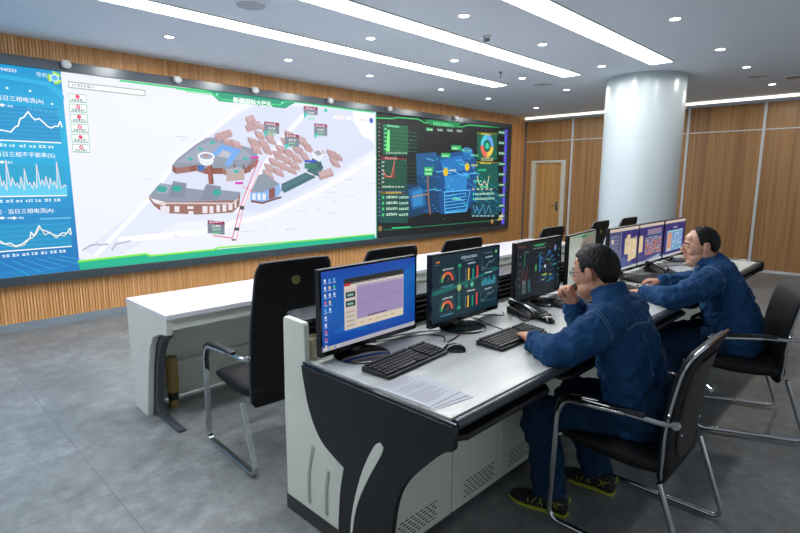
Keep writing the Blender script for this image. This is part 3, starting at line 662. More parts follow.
# side panel: white body, black Y shape on its outside face, chrome edge
def endpanel(X, sgn):
    body = [(2.07, .0), (2.07, .5), (2.058, .978), (2.045, .988), (1.905, .984), (1.895, .972), (1.893, .82), (1.893, .77), (1.20, .77), (1.25, .48), (1.36, .38), (1.42, .30), (1.42, .0)]
    mp = lambda a, b, t: V((X+sgn*t, a, b))
    w_ = dk(MB().prism(body, mp, 0, .03)).build('side_panel', M_sage, desk, bevel=.004)
    Lc = smooth_path([(1.893, .795, 0), (1.878, .722, 0), (1.838, .590, 0), (1.754, .476, 0), (1.603, .411, 0)], 5)
    Ll = smooth_path([(1.603, .411, 0), (1.630, .287, 0), (1.645, .12, 0), (1.65, .0, 0)], 5)
    Rc = smooth_path([(1.315, .0, 0), (1.316, .12, 0), (1.312, .244, 0), (1.285, .396, 0), (1.235, .501, 0), (1.15, .60, 0), (1.065, .685, 0), (1.022, .708, 0)], 5)
    blk = [(p.x, p.y) for p in Lc[:-1]+Ll+Rc] + [(1.014, .72), (1.012, .78), (1.022, .798)]
    b = dk(MB().prism(blk, mp, -.022, .002)).build('black_side_panel', M_black, desk, bevel=.003)
    r1 = smooth_path([(1.356, .600, 0), (1.368, .562, 0), (1.450, .418, 0), (1.515, .276, 0), (1.547, .128, 0), (1.556, .0, 0)], 5)
    r2 = smooth_path([(1.568, .0, 0), (1.561, .115, 0), (1.539, .258, 0), (1.480, .444, 0), (1.409, .581, 0), (1.372, .614, 0)], 5)
    dk(MB().prism([(p.x, p.y) for p in r1+r2], mp, -.026, -.018)).build('white_inlay', M_sage, b)
    dk(MB().tube([mp(1.893, .802, -.008), mp(1.015, .802, -.008)], .006, 8)).build('edge_strip', mat('edge_metal', '#50565c', .18, .9, var=.05) if 'edge_metal' not in MATS else MATS['edge_metal'], b)
    dk(MB().prism([(2.072, .0), (2.072, .075), (1.651, .075), (1.651, .0)], mp, -.004, .002)).build('kick_strip', M_blackgl, b)
    for gx, z0, z1, lean in ((1.865, .11, .41, .02), (1.744, .11, .335, .01)):
        g = dk(MB().tube(smooth_path([mp(gx-lean, z1, -.001), mp(gx+lean*.8, (z0+z1)/2, -.001), mp(gx+lean, z0, -.001)], 6), [(.004, .012)]*13, 8, hint=V((1, 0, 0)), ends=True))
        g.build('pressed_groove', MATS['groove'] if 'groove' in MATS else mat('groove', '#a9b3a6', .4, var=.02), w_)
endpanel(DX0+.001, 1)
endpanel(DX1-.001, -1)
# back rail: uprights, black louvres, top shelf
r = dk(MB().b2(DX0+.035, DX1-.035, 2.03, 2.055, DZ-.3, .955)).build('back_rail', M_dgrey, desk, smooth=0)
s = MB()
for i in range(4): s.box(((DX0+DX1)/2, 2.01, .818+i*.032), (DX1-DX0-.08, .036, .012), M=Matrix.Rotation(-.5, 3, 'X'))
dk(s).build('louvre', M_blackgl, desk, smooth=0)
q = [(DX0+.035, 1.965), (DX1-.035, 1.965), (DX1-.035, 2.08), (DX1-.10, 2.17), (DX0+.10, 2.17), (DX0+.035, 2.08)]
dk(MB().prism(q, lambda a, b, t: V((a, b, t)), .955, .975)).build('top_shelf', mat('shelf_grey', '#54595e', .25, .3, var=.05), desk, bevel=.004)
dk(MB().b2(DX0+.035, DX1-.035, 2.056, 2.068, .0, .955)).build('back_panel', M_sage, desk, smooth=0)
# keyboard shelves under the edge
for i, (a, b) in enumerate(((1.36, 2.02), (2.15, 3.0), (3.25, 3.9), (4.05, 4.9), (5.1, 5.9))):
    t = MB().prism([(a, FY+.02), (a+.04, FY-.005), (b-.04, FY-.005), (b, FY+.03), (b, 1.36), (a, 1.36)], lambda p, q_, t_: V((p, q_, t_)), .712, .736)
    dk(t).build('keyboard_shelf', M_plast, desk, bevel=.008)
dk(MB().b2(DX0+.035, DX1-.035, FY+.06, 1.40, .735, .773)).build('under_rail', M_black, desk, smooth=0)

# cabinets under the worktop, one by one
cabs = [1.357, 1.82, 2.22, 2.63, 3.04, 3.45, 3.86, 4.27, 4.68, 5.09, 5.50, 5.91, 6.32]
wh = ['first cabinet under the desk beside the black side panel', 'second cabinet from the black side panel', 'third cabinet from the black side panel, at the nearer person\'s knee',
      'fourth cabinet under the desk, behind the nearer person\'s legs', 'fifth cabinet under the desk', 'sixth cabinet, between the two people', 'seventh cabinet, at the farther person\'s knee', 'eighth cabinet, behind the farther person\'s legs', 'ninth cabinet under the far desk', 'tenth cabinet under the far desk', 'eleventh cabinet under the far desk', 'twelfth cabinet at the far end of the desk']
for i in range(12):
    a, b = cabs[i]+.001, cabs[i+1]-.001
    t = thing('desk_cabinet', 'pale green-grey steel cabinet, %s' % wh[i], 'cabinet', ((a+b)/2, 1.42, 0), 0, 'steel cabinets under the control desk')
    hw = (b-a)/2
    MB().b2(-hw, hw, .02, .60, .04, .69).build('body', M_sage, t, smooth=0)
    MB().b2(-hw+.01, hw-.01, .04, .55, .001, .04).build('plinth', M_black, t, smooth=0)
    dr = MB().b2(-hw+.003, hw-.003, 0, .019, .035, .685).build('door', M_sage, t, bevel=.003)
    v_ = MB()
    for rI in range(6):
        for cI in range(8):
            v_.box((-hw+.10+cI*.032+(rI % 2)*.016, -.0005, .075+rI*.016), (.02, .002, .005))
    v_.build('vent_slots', M_black, dr, smooth=0)
    h = MB().b2(-hw+.02, -hw+.045, -.006, 0, .42, .50).build('handle', M_grey, dr, bevel=.004)
    MB().lathe([(.006, 0), (.006, .004), (0, .004)], (-hw+.0325, -.006, .44), 14, Matrix.Rotation(PI/2, 3, 'X')).build('lock', M_chrome, h)

# ------------------------------------------------------------------ rear bench
BX0, BX1 = 1.22, 6.6
bench = thing('long_bench', 'long glossy white bench desk between the chairs and the video wall', 'bench desk', (BX0, 3.18, 0))
def bk(mb): return mb.xf(Matrix.Translation((-BX0, -3.18, 0)))
bk(MB().b2(BX0, BX1, 3.18, 3.87, .765, .80)).build('bench_top', M_bench, bench, bevel=.004)
bk(MB().b2(BX0+.04, BX1-.04, 3.195, 3.22, .695, .765)).build('apron', M_sage, bench, smooth=0)
bk(MB().b2(BX0+.05, BX1-.05, 3.79, 3.82, .02, .765)).build('modesty_panel', M_sage, bench, smooth=0)
bk(MB().b2(BX0+.05, BX1-.05, 3.73, 3.79, .26, .30)).build('ledge', M_white, bench, bevel=.004)
for X, sg in ((BX0+.002, 1), (BX1-.042, -1)):
    out = [(3.865, .765), (3.865, .3), (3.86, 0), (3.62, 0), (3.59, .15), (3.545, .35), (3.49, .52), (3.42, .61), (3.30, .655), (3.195, .665), (3.185, .765)]
    bk(MB().prism(out, lambda a, b, t: V((X+t, a, b)), 0, .04)).build('end_panel', M_white, bench, bevel=.004)
    leg = [(3.33, .65), (3.43, .61), (3.50, .53), (3.56, .36), (3.605, .15), (3.62, .03), (3.62, .001), (3.22, .001), (3.22, .018), (3.52, .03), (3.555, .12), (3.515, .32), (3.455, .49), (3.39, .575), (3.31, .625)]
    bk(MB().prism(leg, lambda a, b, t: V((X+(.045 if sg > 0 else -.055)+t, a, b)), 0, .05)).build('black_leg', M_dgrey, bench, bevel=.006)
t = thing('paper_tube', 'tan tube with a dark green band standing under the left end of the white bench', 'tube', (1.42, 3.66, 0))
MB().lathe([(.0, .001), (.032, .001), (.033, .06), (.0, .06)], n=20).build('tube_foot', M_tan, t)
MB().lathe([(.0, .055), (.036, .055), (.036, .115), (0, .115)], n=20).build('dark_band', mat('dark_green_tape', '#1c2b22', .5, var=.1), t)
MB().lathe([(.0, .112), (.037, .112), (.042, .19), (.04, .30), (.043, .36), (.036, .372), (0, .372)], n=20).build('tube_body', M_tan, t)

# ------------------------------------------------------------------ monitors
MW, MH = .655, .40
def screen_canvas(w=MW-.022, h=MH-.034): return Canvas((-w/2, -.0125, -h/2+.006), (1, 0, 0), (0, 0, 1), (0, -1, 0), .00012), w, h
def monitor(lb, X, Y, deg, draw, bdx=-.02, tilt=0, zc=1.03, bezel='thin'):
    t = thing('monitor', lb, 'monitor', (X, Y, DZ), math.radians(deg), 'black monitors along the control desk')
    mb = MB(); w, h = MW/2, MH/2
    top = .008 ; zc = zc-DZ
    M = Matrix.Translation((0, 0, zc))
    mb.b2(-w, w, -.010, .018, -h, h); mb.ell((0, .02, -.02), (.2, .03, .12))
    mb.xf(M).build('housing', M_plast, t, bevel=.003)
    bz = MB().b2(-w, w, -.014, -.009, h-top, h).b2(-w, w, -.014, -.009, -h, -h+.022).b2(-w, -w+.009, -.014, -.009, -h+.022, h-top).b2(w-.009, w, -.014, -.009, -h+.022, h-top)
    b = bz.xf(M).build('bezel', M_blackgl, t, smooth=0)
    c, cw, ch = screen_canvas(); draw(c, cw, ch); s_ = c.build('screen', M_lcd, t); s_.location = (0, 0, zc)
    MB().tube([(bdx, -.01, .01), (bdx*.95, .03, .09), (bdx*.5, .034, zc-.04)], [(.028, .014)]*3, 12, hint=V((1, 0, 0))).build('stand_neck', M_blackgl, t)
    MB().lathe([(0, .001), (.133, .001), (.135, .006), (.127, .011), (.05, .016), (.0, .018)], (bdx, -.05, 0), 40).build('stand_base', M_blackgl, t)
    return t
def d_desktop(c, w, h):
    for i in range(16):
        a = i/16; c.rect(0, h*a, w, h/16+.0005, [lin(v) for v in (12+14*a, 70+26*math.sin(a*3), 170+14*math.sin(a*3))], 0)
    c.poly([(w*.1, h*.2), (w*.75, h*.75), (w, h*.9), (w, h*.7), (w*.4, h*.15)], '#1668bc', 1)
    c.rect(0, 0, w, h*.055, '#b9b6c0', 2)
    for i in range(6): c.rect(w*(.02+i*.03), h*.012, w*.016, h*.03, ('#d8dce8', '#8aa0c8', '#e8c060', '#5a9ad8', '#d8d8d8', '#a0b8d8')[i], 3)
    random.seed(2)
    for col in range(3):
        for row in range((10, 5, 3)[col]):
            u, v = w*(.025+col*.042), h*(.87-row*.092)
            c.rect(u, v, w*.017, h*.036, random.choice(('#e8eef8', '#62b8f0', '#e86070', '#50c890', '#f0d8a0', '#dfe8ff')), 2); c.rect(u-w*.003, v-h*.022, w*.028, h*.012, '#b8cdf0', 2)
    x0, x1, y0, y1 = w*.21, w*.855, h*.20, h*.865
    c.rect(x0, y0, x1-x0, y1-y0, '#d8ccc4', 4); c.rect(x0, y1-h*.075, x1-x0, h*.075, '#30302e', 5); c.rect(x0, y1-h*.095, w*.065, h*.035, '#c83040', 6)
    for i in range(5): c.rect(x0+w*(.09+i*.075), y1-h*.085, w*.05, h*.022, '#8c8c88', 6)
    c.rect(x0, y1-h*.135, x1-x0, h*.045, '#e4d8cc', 5)
    c.rect(x0+w*.125, y0+h*.11, x1-x0-w*.13, y1-y0-h*.215, '#a794c2', 5)
    c.rect(x0+w*.125, y0+h*.01, x1-x0-w*.13, h*.095, '#e6d6c0', 5)
    for i in range(5): c.rect(x0+w*(.15+i*.085), y0+h*.045, w*.05, h*.02, '#cbb89c', 6)
    for i in range(2): c.rect(x0+w*.015, y0+h*(.30+i*.115), w*.095, h*.075, '#1c3c3c', 6); c.rect(x0+w*.03, y0+h*(.32+i*.115), w*.06, h*.03, '#8fb8b0', 7)
    for i in range(4): c.rect(x0+w*.02, y0+h*(.04+i*.06), w*.08, h*.02, '#b8a890', 6)
    for i in range(3): c.line([(x0+w*(.16+i*.19), y0+h*(.30+i*.02)), (x0+w*(.25+i*.19), y0+h*(.31+i*.02))], .0018, '#6c6088', 6)
    for i in range(8): c.rect(x0+w*(.24+i*.026), y0+h*.115, w*.018, h*.02, '#403848', 7)
def gauge(c, u, v, r, a=1):
    c.arc(u, v, r, r*.28, 0, 120, '#e8603a', 4); c.arc(u, v, r, r*.28, 120, 155, '#f0a848', 4); c.arc(u, v, r, r*.28, 155, 180, '#40c070', 4)
    c.arc(u, v, r*1.28, r*.04, 0, 180, '#6a8890', 4); c.line([(u, v), (u+r*.3, v+r*.4)], .0016, '#f08050', 5)
def d_dash(c, w, h):
    c.rect(0, 0, w, h, '#0b2a36', 0); c.rect(0, h*.05, w, h*.5, '#0c303c', 1)
    c.poly([(0, h*.42), (w*.3, h*.46), (w, h*.62), (w, h*.66), (w*.3, h*.51), (0, h*.49)], '#0f6a66', 2)
    c.scrib(w*.40, h*.90, w*.24, h*.045, '#b8c8d0', 3); c.scrib(w*.43, h*.86, w*.16, h*.018, '#7890a0', 3); c.scrib(w*.76, h*.92, w*.12, h*.02, '#7890a0', 3)
    c.disc(w*.955, h*.93, .010, '#6fd06a', 3, 10); c.rect(w*.05, h*.90, w*.05, h*.02, '#f08a30', 3); c.scrib(w*.03, h*.865, w*.06, h*.015, '#7890a0')
    for j in (0, 1):
        y = h*(.53-.44*j)
        c.scrib(w*.14, y+h*.245, w*.15, h*.025, '#e8f4f8', 3); gauge(c, w*.205, y+h*.07, w*.085); c.scrib(w*.12, y-h*.015, w*.17, h*.025, '#5fb0c8', 4)
        c.scrib(w*.50, y+h*.27, w*.12, h*.025, '#e8f4f8', 3)
        for i, (cc, hh) in enumerate((('#f0b830', .2), ('#1f9a78', .19), ('#f04848', .21))):
            c.rect(w*(.505+i*.068), y+h*.02, w*.022, h*hh, '#1c4650', 4); c.rect(w*(.505+i*.068), y+h*.02, w*.022, h*hh*(.95 if i != 1 else .9), cc, 5)
        for i in range(5): c.rect(w*.47, y+h*(.03+i*.04), w*.012, h*.012, '#a8c0c8', 4)
    c.rect(w*.372, h*.17, w*.012, h*.62, '#1e8a6a', 3); c.rect(w*.355, h*.78, w*.045, h*.05, '#22a070', 4); c.rect(w*.355, h*.12, w*.045, h*.05, '#22a070', 4)
    c.arc(w*.378, h*.46, .018, .006, 0, 360, '#e0d050', 5); c.rect(w*.365, h*.44, w*.026, h*.045, '#70d8b0', 5)
    c.rect(w*.46, h*.44, w*.05, h*.05, '#1f8a6a', 4); c.disc(w*.575, h*.465, .018, '#2aa07a', 4, 16); c.scrib(w*.55, h*.455, w*.05, h*.025, '#d8ffe8', 5)
    for j, (y, cc) in enumerate(((.66, 0), (.40, 1), (.13, 0))):
        c.scrib(w*.78, h*(y+.19), w*.12, h*.022, '#e8f4f8', 3); c.line([(w*.72, h*(y+.17)), (w*.72, h*y), (w*.97, h*y)], .0015, '#6a98a8', 3)
        if cc:
            for i in range(16): hh = random.uniform(.05, .14); c.rect(w*(.725+i*.0148), h*y, w*.012, h*hh, '#1fa0b8' if i % 3 else '#58707e', 4)
        else: c.line([(w*(.725+i*.03), h*(y+q)) for i, q in enumerate((.05, .02, .03, .07, .13, .10, .12, .15))], .0022, '#9fb8b8', 4)
def d_plant(c, w, h):
    c.rect(0, 0, w, h, '#12191f', 0); c.rect(0, 0, w, h*.3, '#1c232b', 1)
    c.rect(w*.33, h*.93, w*.3, h*.012, '#28a060', 2); c.rect(w*.38, h*.91, w*.2, h*.03, '#2fb060', 3)
    for i in range(4): c.rect(w*(.36+i*.07), h*.86, w*.03, h*.02, '#90a8a8', 2)
    c.scrib(w*.03, h*.93, w*.15, h*.02, '#a05838', 2); c.disc(w*.86, h*.83, .016, '#e0504a', 3, 16); c.poly([(w*.84, h*.83), (w*.88, h*.83), (w*.875, h*.76), (w*.845, h*.76)], '#48a8e0', 4); c.disc(w*.865, h*.845, .009, '#2f9ae0', 4, 12)
    c.rect(w*.16, h*.58, w*.012, h*.25, '#2a9a50', 3); c.scrib(w*.17, h*.83, w*.08, h*.02, '#80a088')
    c.line([(w*.14, h*.54), (w*.14, h*.30), (w*.17, h*.30), (w*.22, h*.40), (w*.23, h*.54)], .0025, '#b84858', 3)
    for i in range(7): c.scrib(w*.14, h*(.10+i*.035), w*.07, h*.018, '#98b8b0', 3); c.scrib(w*.26, h*(.10+i*.035), w*.05, h*.018, '#58a8b0', 3)
    for i in range(6): c.rect(w*.07, h*(.12+i*.13), w*.012, h*.02, '#4fc080' if i % 3 == 0 else '#a8b8b8', 3); c.rect(w*.95, h*(.12+i*.13), w*.02, h*.018, '#7fb8a0', 3)
    c.rect(w*.40, h*.45, w*.035, h*.12, '#38a058', 3); c.rect(w*.50, h*.42, w*.02, h*.30, '#1f88d0', 3)
    random.seed(9)
    for i in range(46):
        u, v = random.uniform(.46, .84), random.uniform(.16, .74)
        c.line([(w*u, h*v), (w*(u+random.uniform(.03, .12)), h*(v+random.uniform(.0, .07)))], .0035, random.choice(('#1c6cb4', '#2a90dc', '#1c4a80', '#2aa0a8', '#15406c')), 3)
    c.disc(w*.72, h*.76, .020, '#1d62ae', 4, 16, .012); c.disc(w*.63, h*.50, .012, '#dfe8f8', 5, 10)
    for i in range(8): c.rect(w*random.uniform(.55, .85), h*random.uniform(.2, .75), w*.06, h*.018, random.choice(('#b8b848', '#48b068')), 5)
def d_map(c, w, h):
    c.rect(0, 0, w, h, '#a9b3a8', 0); c.rect(0, h*.2, w, h*.55, '#b4beb4', 1)
    c.poly([(w*.55, h), (w*.42, h*.8), (w*.32, h*.5), (w*.22, 0), (w, 0), (w, h)], '#8a837a', 2); c.poly([(w*.45, h*.75), (w*.62, h*.85), (w*.7, h*.6), (w*.5, h*.4)], '#6d625a', 3)
    c.rect(w*.1, h*.955, w*.8, h*.02, '#2fb068', 4); c.rect(w*.42, h*.92, w*.2, h*.05, '#18804c', 5)
    for i in range(26): c.rect(w*random.uniform(.36, .9), h*random.uniform(.1, .85), w*.05, h*.04, random.choice(('#7a6456', '#9a8a7c', '#5f5a5a')), 4)
def d_purple(kind):
    def f(c, w, h):
        c.rect(0, 0, w, h, '#2f2a78', 0); c.rect(0, h*.93, w, h*.07, '#e0cbbf', 2); c.rect(0, 0, w, h*.06, '#c8ccd0', 2); c.rect(0, h*.9, w, h*.03, '#3c4a78', 2)
        if kind == 0:
            c.rect(0, h*.06, w*.36, h*.84, '#4a5078', 1)
            for i in range(9):
                c.scrib(w*.03, h*(.12+i*.085), w*.28, h*.035, '#aab0c8', 3); c.rect(w*.04, h*(.16+i*.085), w*.2, h*.012, '#787ea8', 3)
            c.disc(w*.1, h*.72, .02, '#f0e0c0', 4, 12); c.rect(w*.37, h*.06, w*.015, h*.84, '#b0b8c4', 3)
            c.poly([(w*.52, h*.36), (w*.52, h*.74), (w*.58, h*.74), (w*.58, h*.82), (w*.70, h*.82), (w*.70, h*.72), (w*.95, h*.70), (w*.95, h*.22), (w*.66, h*.16), (w*.66, h*.36)], '#e4cfa8', 4)
            for i in range(20): c.rect(w*random.uniform(.54, .9), h*random.uniform(.25, .72), w*.04, h*.03, random.choice(('#e8a888', '#f4ecd8', '#c8b890')), 5)
            c.poly([(w*.4, h*.08), (w*.9, h*.08), (w*.5, h*.3), (w*.4, h*.28)], '#5868a0', 3)
        elif kind == 1:
            c.poly([(0, h*.3), (w*.15, h*.32), (w*.15, h*.7), (w*.06, h*.74), (0, h*.7)], '#e4cfa8', 4)
            for i in range(4): c.scrib(w*.32, h*(.80-i*.035+.03), w*.6, h*.03, '#d8b8c8', 4)
            c.rect(w*.3, h*.68, w*.65, h*.04, '#2a6a88', 3)
            for r_ in range(9):
                for k in range(10):
                    cc = random.choice(('#e08848', '#c8c0c8', '#8a7a98', '#e09a58', '#b0a8b8') if r_ > 1 else ('#c8c0c8', '#8a7a98', '#a8b0c0'))
                    c.rect(w*(.25+k*.07), h*(.62-r_*.052), w*.055, h*.036, cc, 4)
            c.poly([(0, 0), (w*.2, h*.05), (w*.9, h*.16), (w*.9, h*.06)], '#98b0c0', 3)
        else:
            c.rect(w*.12, h*.14, w*.78, h*.56, '#7fa8d8', 3); c.scrib(w*.4, h*.78, w*.2, h*.04, '#e8e8f0', 4); c.rect(w*.12, h*.68, w*.78, h*.04, '#9ad0d0', 4)
            for r_ in range(6): c.rect(w*.15, h*(.16+r_*.085), w*.2, h*.065, '#f09858' if r_ > 0 else '#e8c8b0', 5)
            for r_ in range(7):
                for k in range(6): c.rect(w*(.42+k*.077), h*(.16+r_*.072), w*.055, h*.035, random.choice(('#5f88d0', '#a8cce8', '#6fc0b8', '#d8e4f0')), 5)
    return f
monitor('monitor showing a blue desktop with a lilac window, nearest the left end of the desk', 1.69, 1.845, 2, d_desktop, -.11)
monitor('monitor with orange gauges and coloured bars on dark teal', 2.38, 1.79, 1, d_dash, -.09)
monitor('monitor with a dark blue plant model, left of the glasses-wearing person\'s head', 3.165, 1.775, 2.5, d_plant, .0)
monitor('monitor with a pale grey map, partly behind the nearer person\'s head', 3.82, 1.78, 8, d_map, .0)
monitor('purple-screened monitor with a beige floor plan, left of the group of three', 4.565, 1.755, 0, d_purple(0), .0)
monitor('purple-screened monitor with rows of orange blocks, middle of the group of three', 5.225, 1.755, 0, d_purple(1), .0)
monitor('purple-screened monitor with an orange and light blue table, beside the farther person\'s face', 5.885, 1.75, 0, d_purple(2), .0)

# ------------------------------------------------------------------ keyboards, mice, phones, papers
def keyboard():
    t = thing('keyboard', '', 'keyboard', (0, 0, DZ), 0, 'black keyboards on the control desk')
    pr_ = [(-.075, .001), (-.078, .012), (-.07, .016), (.07, .028), (.078, .024), (.076, .001)]
    MB().prism(pr_, lambda a, b, t_: V((t_, a, b)), -.22, .22).build('base', M_plast, t, bevel=.003)
    k = MB(); Mx = Matrix.Rotation(math.atan2(.012, .14), 3, 'X')
    for r_ in range(6):
        y = -.058+r_*.0225+(.005 if r_ == 5 else 0); z = .022+(y+.07)*.086
        if r_ == 0: xs = [(-.207, .022), (-.182, .022), (-.155, .024), (-.075, .12), (.01, .024), (.036, .024), (.062, .022)]
        else: xs = [(-.207+i*.0205+(r_ % 2)*.004, .0165) for i in range(14)]
        xs = list(xs) + [(.098+i*.0205, .0165) for i in range(3)] + [(.164+i*.0195, .016) for i in range(3)]
        for x_, w_ in xs: k.box((x_, y, z), (w_, .0175, .007), M=Mx)
    k.build('keys', M_key, t, bevel=.0015, seg=1)
    return t
kb = keyboard(); kb['label'] = 'black keyboard in front of the blue-desktop monitor'; kb.location = (1.655, 1.565, DZ); kb.rotation_euler = (0, 0, .09)
again(kb, 'black keyboard under the nearer person\'s left hand', (2.30, 1.415, DZ), .0)
again(kb, 'black keyboard in front of the dark plant monitor, past the desk phone', (3.304, 1.528, DZ), -.12)
again(kb, 'black keyboard in front of the farther person\'s right hand', (4.527, 1.490, DZ), -.25)
again(kb, 'black keyboard nearest the farther person\'s left hand', (3.839, 1.490, DZ), -.1)
def mouse():
    t = thing('mouse', '', 'mouse', (0, 0, DZ), 0, 'black mice on the control desk')
    rings = []
    for y, w_, hgt in ((-.056, .012, .010), (-.05, .024, .022), (-.03, .031, .034), (0, .032, .038), (.03, .030, .030), (.05, .024, .018), (.056, .014, .008)):
        rings.append([V((w_*math.cos(a), y, .001+hgt*max(0, math.sin(a)))) for a in [PI*2*j/20 for j in range(20)]])
    MB().quadgrid(rings).build('body', M_blackgl, t, smooth=180)
    MB().lathe([(.006, -.004), (.008, 0), (.006, .004)], (0, .032, .028), 12, Matrix.Rotation(PI/2, 3, 'Y')).build('scroll_wheel', M_key, t)
    return t
ms = mouse(); ms['label'] = 'black mouse beside the first keyboard'; ms.location = (1.935, 1.515, DZ); ms.rotation_euler = (0, 0, .77)
again(ms, 'black mouse at the nearer person\'s sleeve, right of the second keyboard', (2.731, 1.461, DZ), -.3)
again(ms, 'black mouse in front of the beige floor-plan monitor', (4.412, 1.662, DZ), -1.2)
again(ms, 'dark mouse under the farther person\'s right hand', (4.078, 1.404, DZ), .1)
def phone():
    t = thing('desk_phone', '', 'telephone', (0, 0, DZ), 0, 'black desk telephones')
    pr_ = [(-.10, .001), (-.10, .014), (.08, .05), (.10, .046), (.10, .001)]
    MB().prism(pr_, lambda a, b, t_: V((t_, a, b)), -.09, .10).build('base', M_plast, t, bevel=.006)
    Mx = Matrix.Rotation(math.atan2(.036, .18), 3, 'X')
    k = MB()
    for r_ in range(4):
        for q in range(3): k.box((.0+q*.026, -.07+r_*.022, .025+r_*.0044), (.018, .014, .006), M=Mx)
    for r_ in range(6): k.box((.083, -.07+r_*.024, .024+r_*.0048), (.014, .010, .004), M=Mx)
    k.build('keypad', M_key, t, bevel=.0015, seg=1)
    MB().box((.03, .062, .049), (.10, .04, .004), M=Mx).build('display', mat('phone_display', '#4c5a58', .2) if 'phone_display' not in MATS else MATS['phone_display'], t)
    h = MB().tube(smooth_path([(-.052, -.115, .040), (-.052, -.06, .058), (-.052, .02, .076), (-.052, .10, .082)], 5), [(.022, .013)]*16, 14, hint=V((1, 0, 0)), ends=True)
    h.ell((-.052, -.105, .034), (.026, .026, .02)).ell((-.052, .09, .066), (.026, .026, .022)); h.build('handset', M_blackgl, t)
    cord = []
    for i in range(150):
        a = i*.55; s_ = i/149
        c_ = V((-.08-.06*math.sin(s_*PI), -.12+.02*s_+.0*s_, .012)) + V((-.02, -.06*math.sin(s_*PI*1), 0)); cord.append(c_+V((.006*math.cos(a), s_*.10, .006*math.sin(a)+.002)))
    MB().tube(cord, .0018, 6).build('coiled_cord', M_plast, t)
    return t
ph = phone(); ph['label'] = 'black desk phone beside the nearer person\'s keyboard hand'; ph.location = (2.80, 1.62, DZ); ph.rotation_euler = (0, 0, -.25)
again(ph, 'black desk phone under the group of three purple screens', (4.98, 1.566, DZ), -.35)
def sheet(lb, x, y, rz, z, txt):
    t = thing('paper_sheet', lb, 'paper', (x, y, z), rz, 'printed sheets on the desk corner')
    MB().b2(-.098, .098, -.1385, .1385, 0, .0012).build('sheet', M_paper, t, smooth=0)
    if txt:
        random.seed(31); c = Canvas((-.098, -.1405, .0013), (1, 0, 0), (0, 1, 0), (0, 0, 1), .0001)
        for i in range(24):
            if i in (6, 13): continue
            c.scrib(.02, .265-i*.010, random.choice((.155, .15, .11)), .0042, '#70747c', 1)
        o = c.build('printed_lines', M_ink, t)
    return t
sheet('lowest printed sheet, its corner showing nearest the desk edge', 1.475, 1.27, -.16, DZ+.0005, False)
sheet('middle printed sheet of the small pile on the desk corner', 1.465, 1.288, -.08, DZ+.002, False)
sheet('topmost printed sheet covered in small text on the desk corner', 1.452, 1.315, .04, DZ+.0036, True)
t = thing('woven_cup', 'small cream woven cup behind the blue-desktop monitor', 'cup', (1.41, 1.93, DZ))
MB().lathe([(0, .001), (.034, .001), (.036, .02), (.040, .09), (.041, .094), (.037, .094), (.034, .02), (0, .015)], n=32).build('cup_wall', M_cream, t)
MB().lathe([(.038, .088), (.043, .091), (.043, .098), (.037, .098)], n=32, cap=False).build('rim', M_cream, t)
t = thing('pen', 'black pen lying right of the farther keyboard', 'pen', (4.899, 1.432, DZ+.006), .5)
MB().tube([(-.07, 0, 0), (.06, 0, 0)], .005, 10).build('barrel', M_plast, t); MB().tube([(.055, 0, 0), (.075, 0, 0)], [.0048, .001], 10).build('tip', M_grey, t)
def cable(lb, pts):
    o = MB().tube(smooth_path(pts, 8), .0028, 8).build('cable', M_plast); tag(o, lb, 'cable', 'thin black cables on the desk'); return o
z = DZ+.004
cable('thin black cable curling from the first monitor to its keyboard', [(1.719, 1.900, z), (1.862, 1.843, z), (2.025, 1.786, z), (2.072, 1.700, z), (2.006, 1.633, z)])
cable('thin black cable looping behind the first mouse', [(1.738, 1.910, z), (1.910, 1.881, z), (2.101, 1.814, z), (2.196, 1.681, z), (2.006, 1.614, z)])
cable('thin black cable from the gauges monitor to the second keyboard', [(2.502, 1.862, z), (2.483, 1.767, z), (2.435, 1.671, z), (2.407, 1.547, z)])
cable('thin black cable running from the gauges monitor to the desk phone', [(2.531, 1.872, z), (2.626, 1.776, z), (2.674, 1.719, z), (2.741, 1.767, z)])
cable('thin black cable beside the base of the dark plant monitor', [(3.151, 1.891, z), (3.342, 1.834, z), (3.457, 1.748, z), (3.342, 1.690, z)])
cable('thin black cable from the purple screens towards the farther person', [(5.157, 1.862, z), (5.348, 1.662, z), (5.539, 1.547, z), (5.491, 1.385, z), (5.300, 1.280, z)])
cable('second thin black cable crossing the far end of the desk', [(5.635, 1.862, z), (5.682, 1.623, z), (5.444, 1.432, z), (5.061, 1.356, z)])

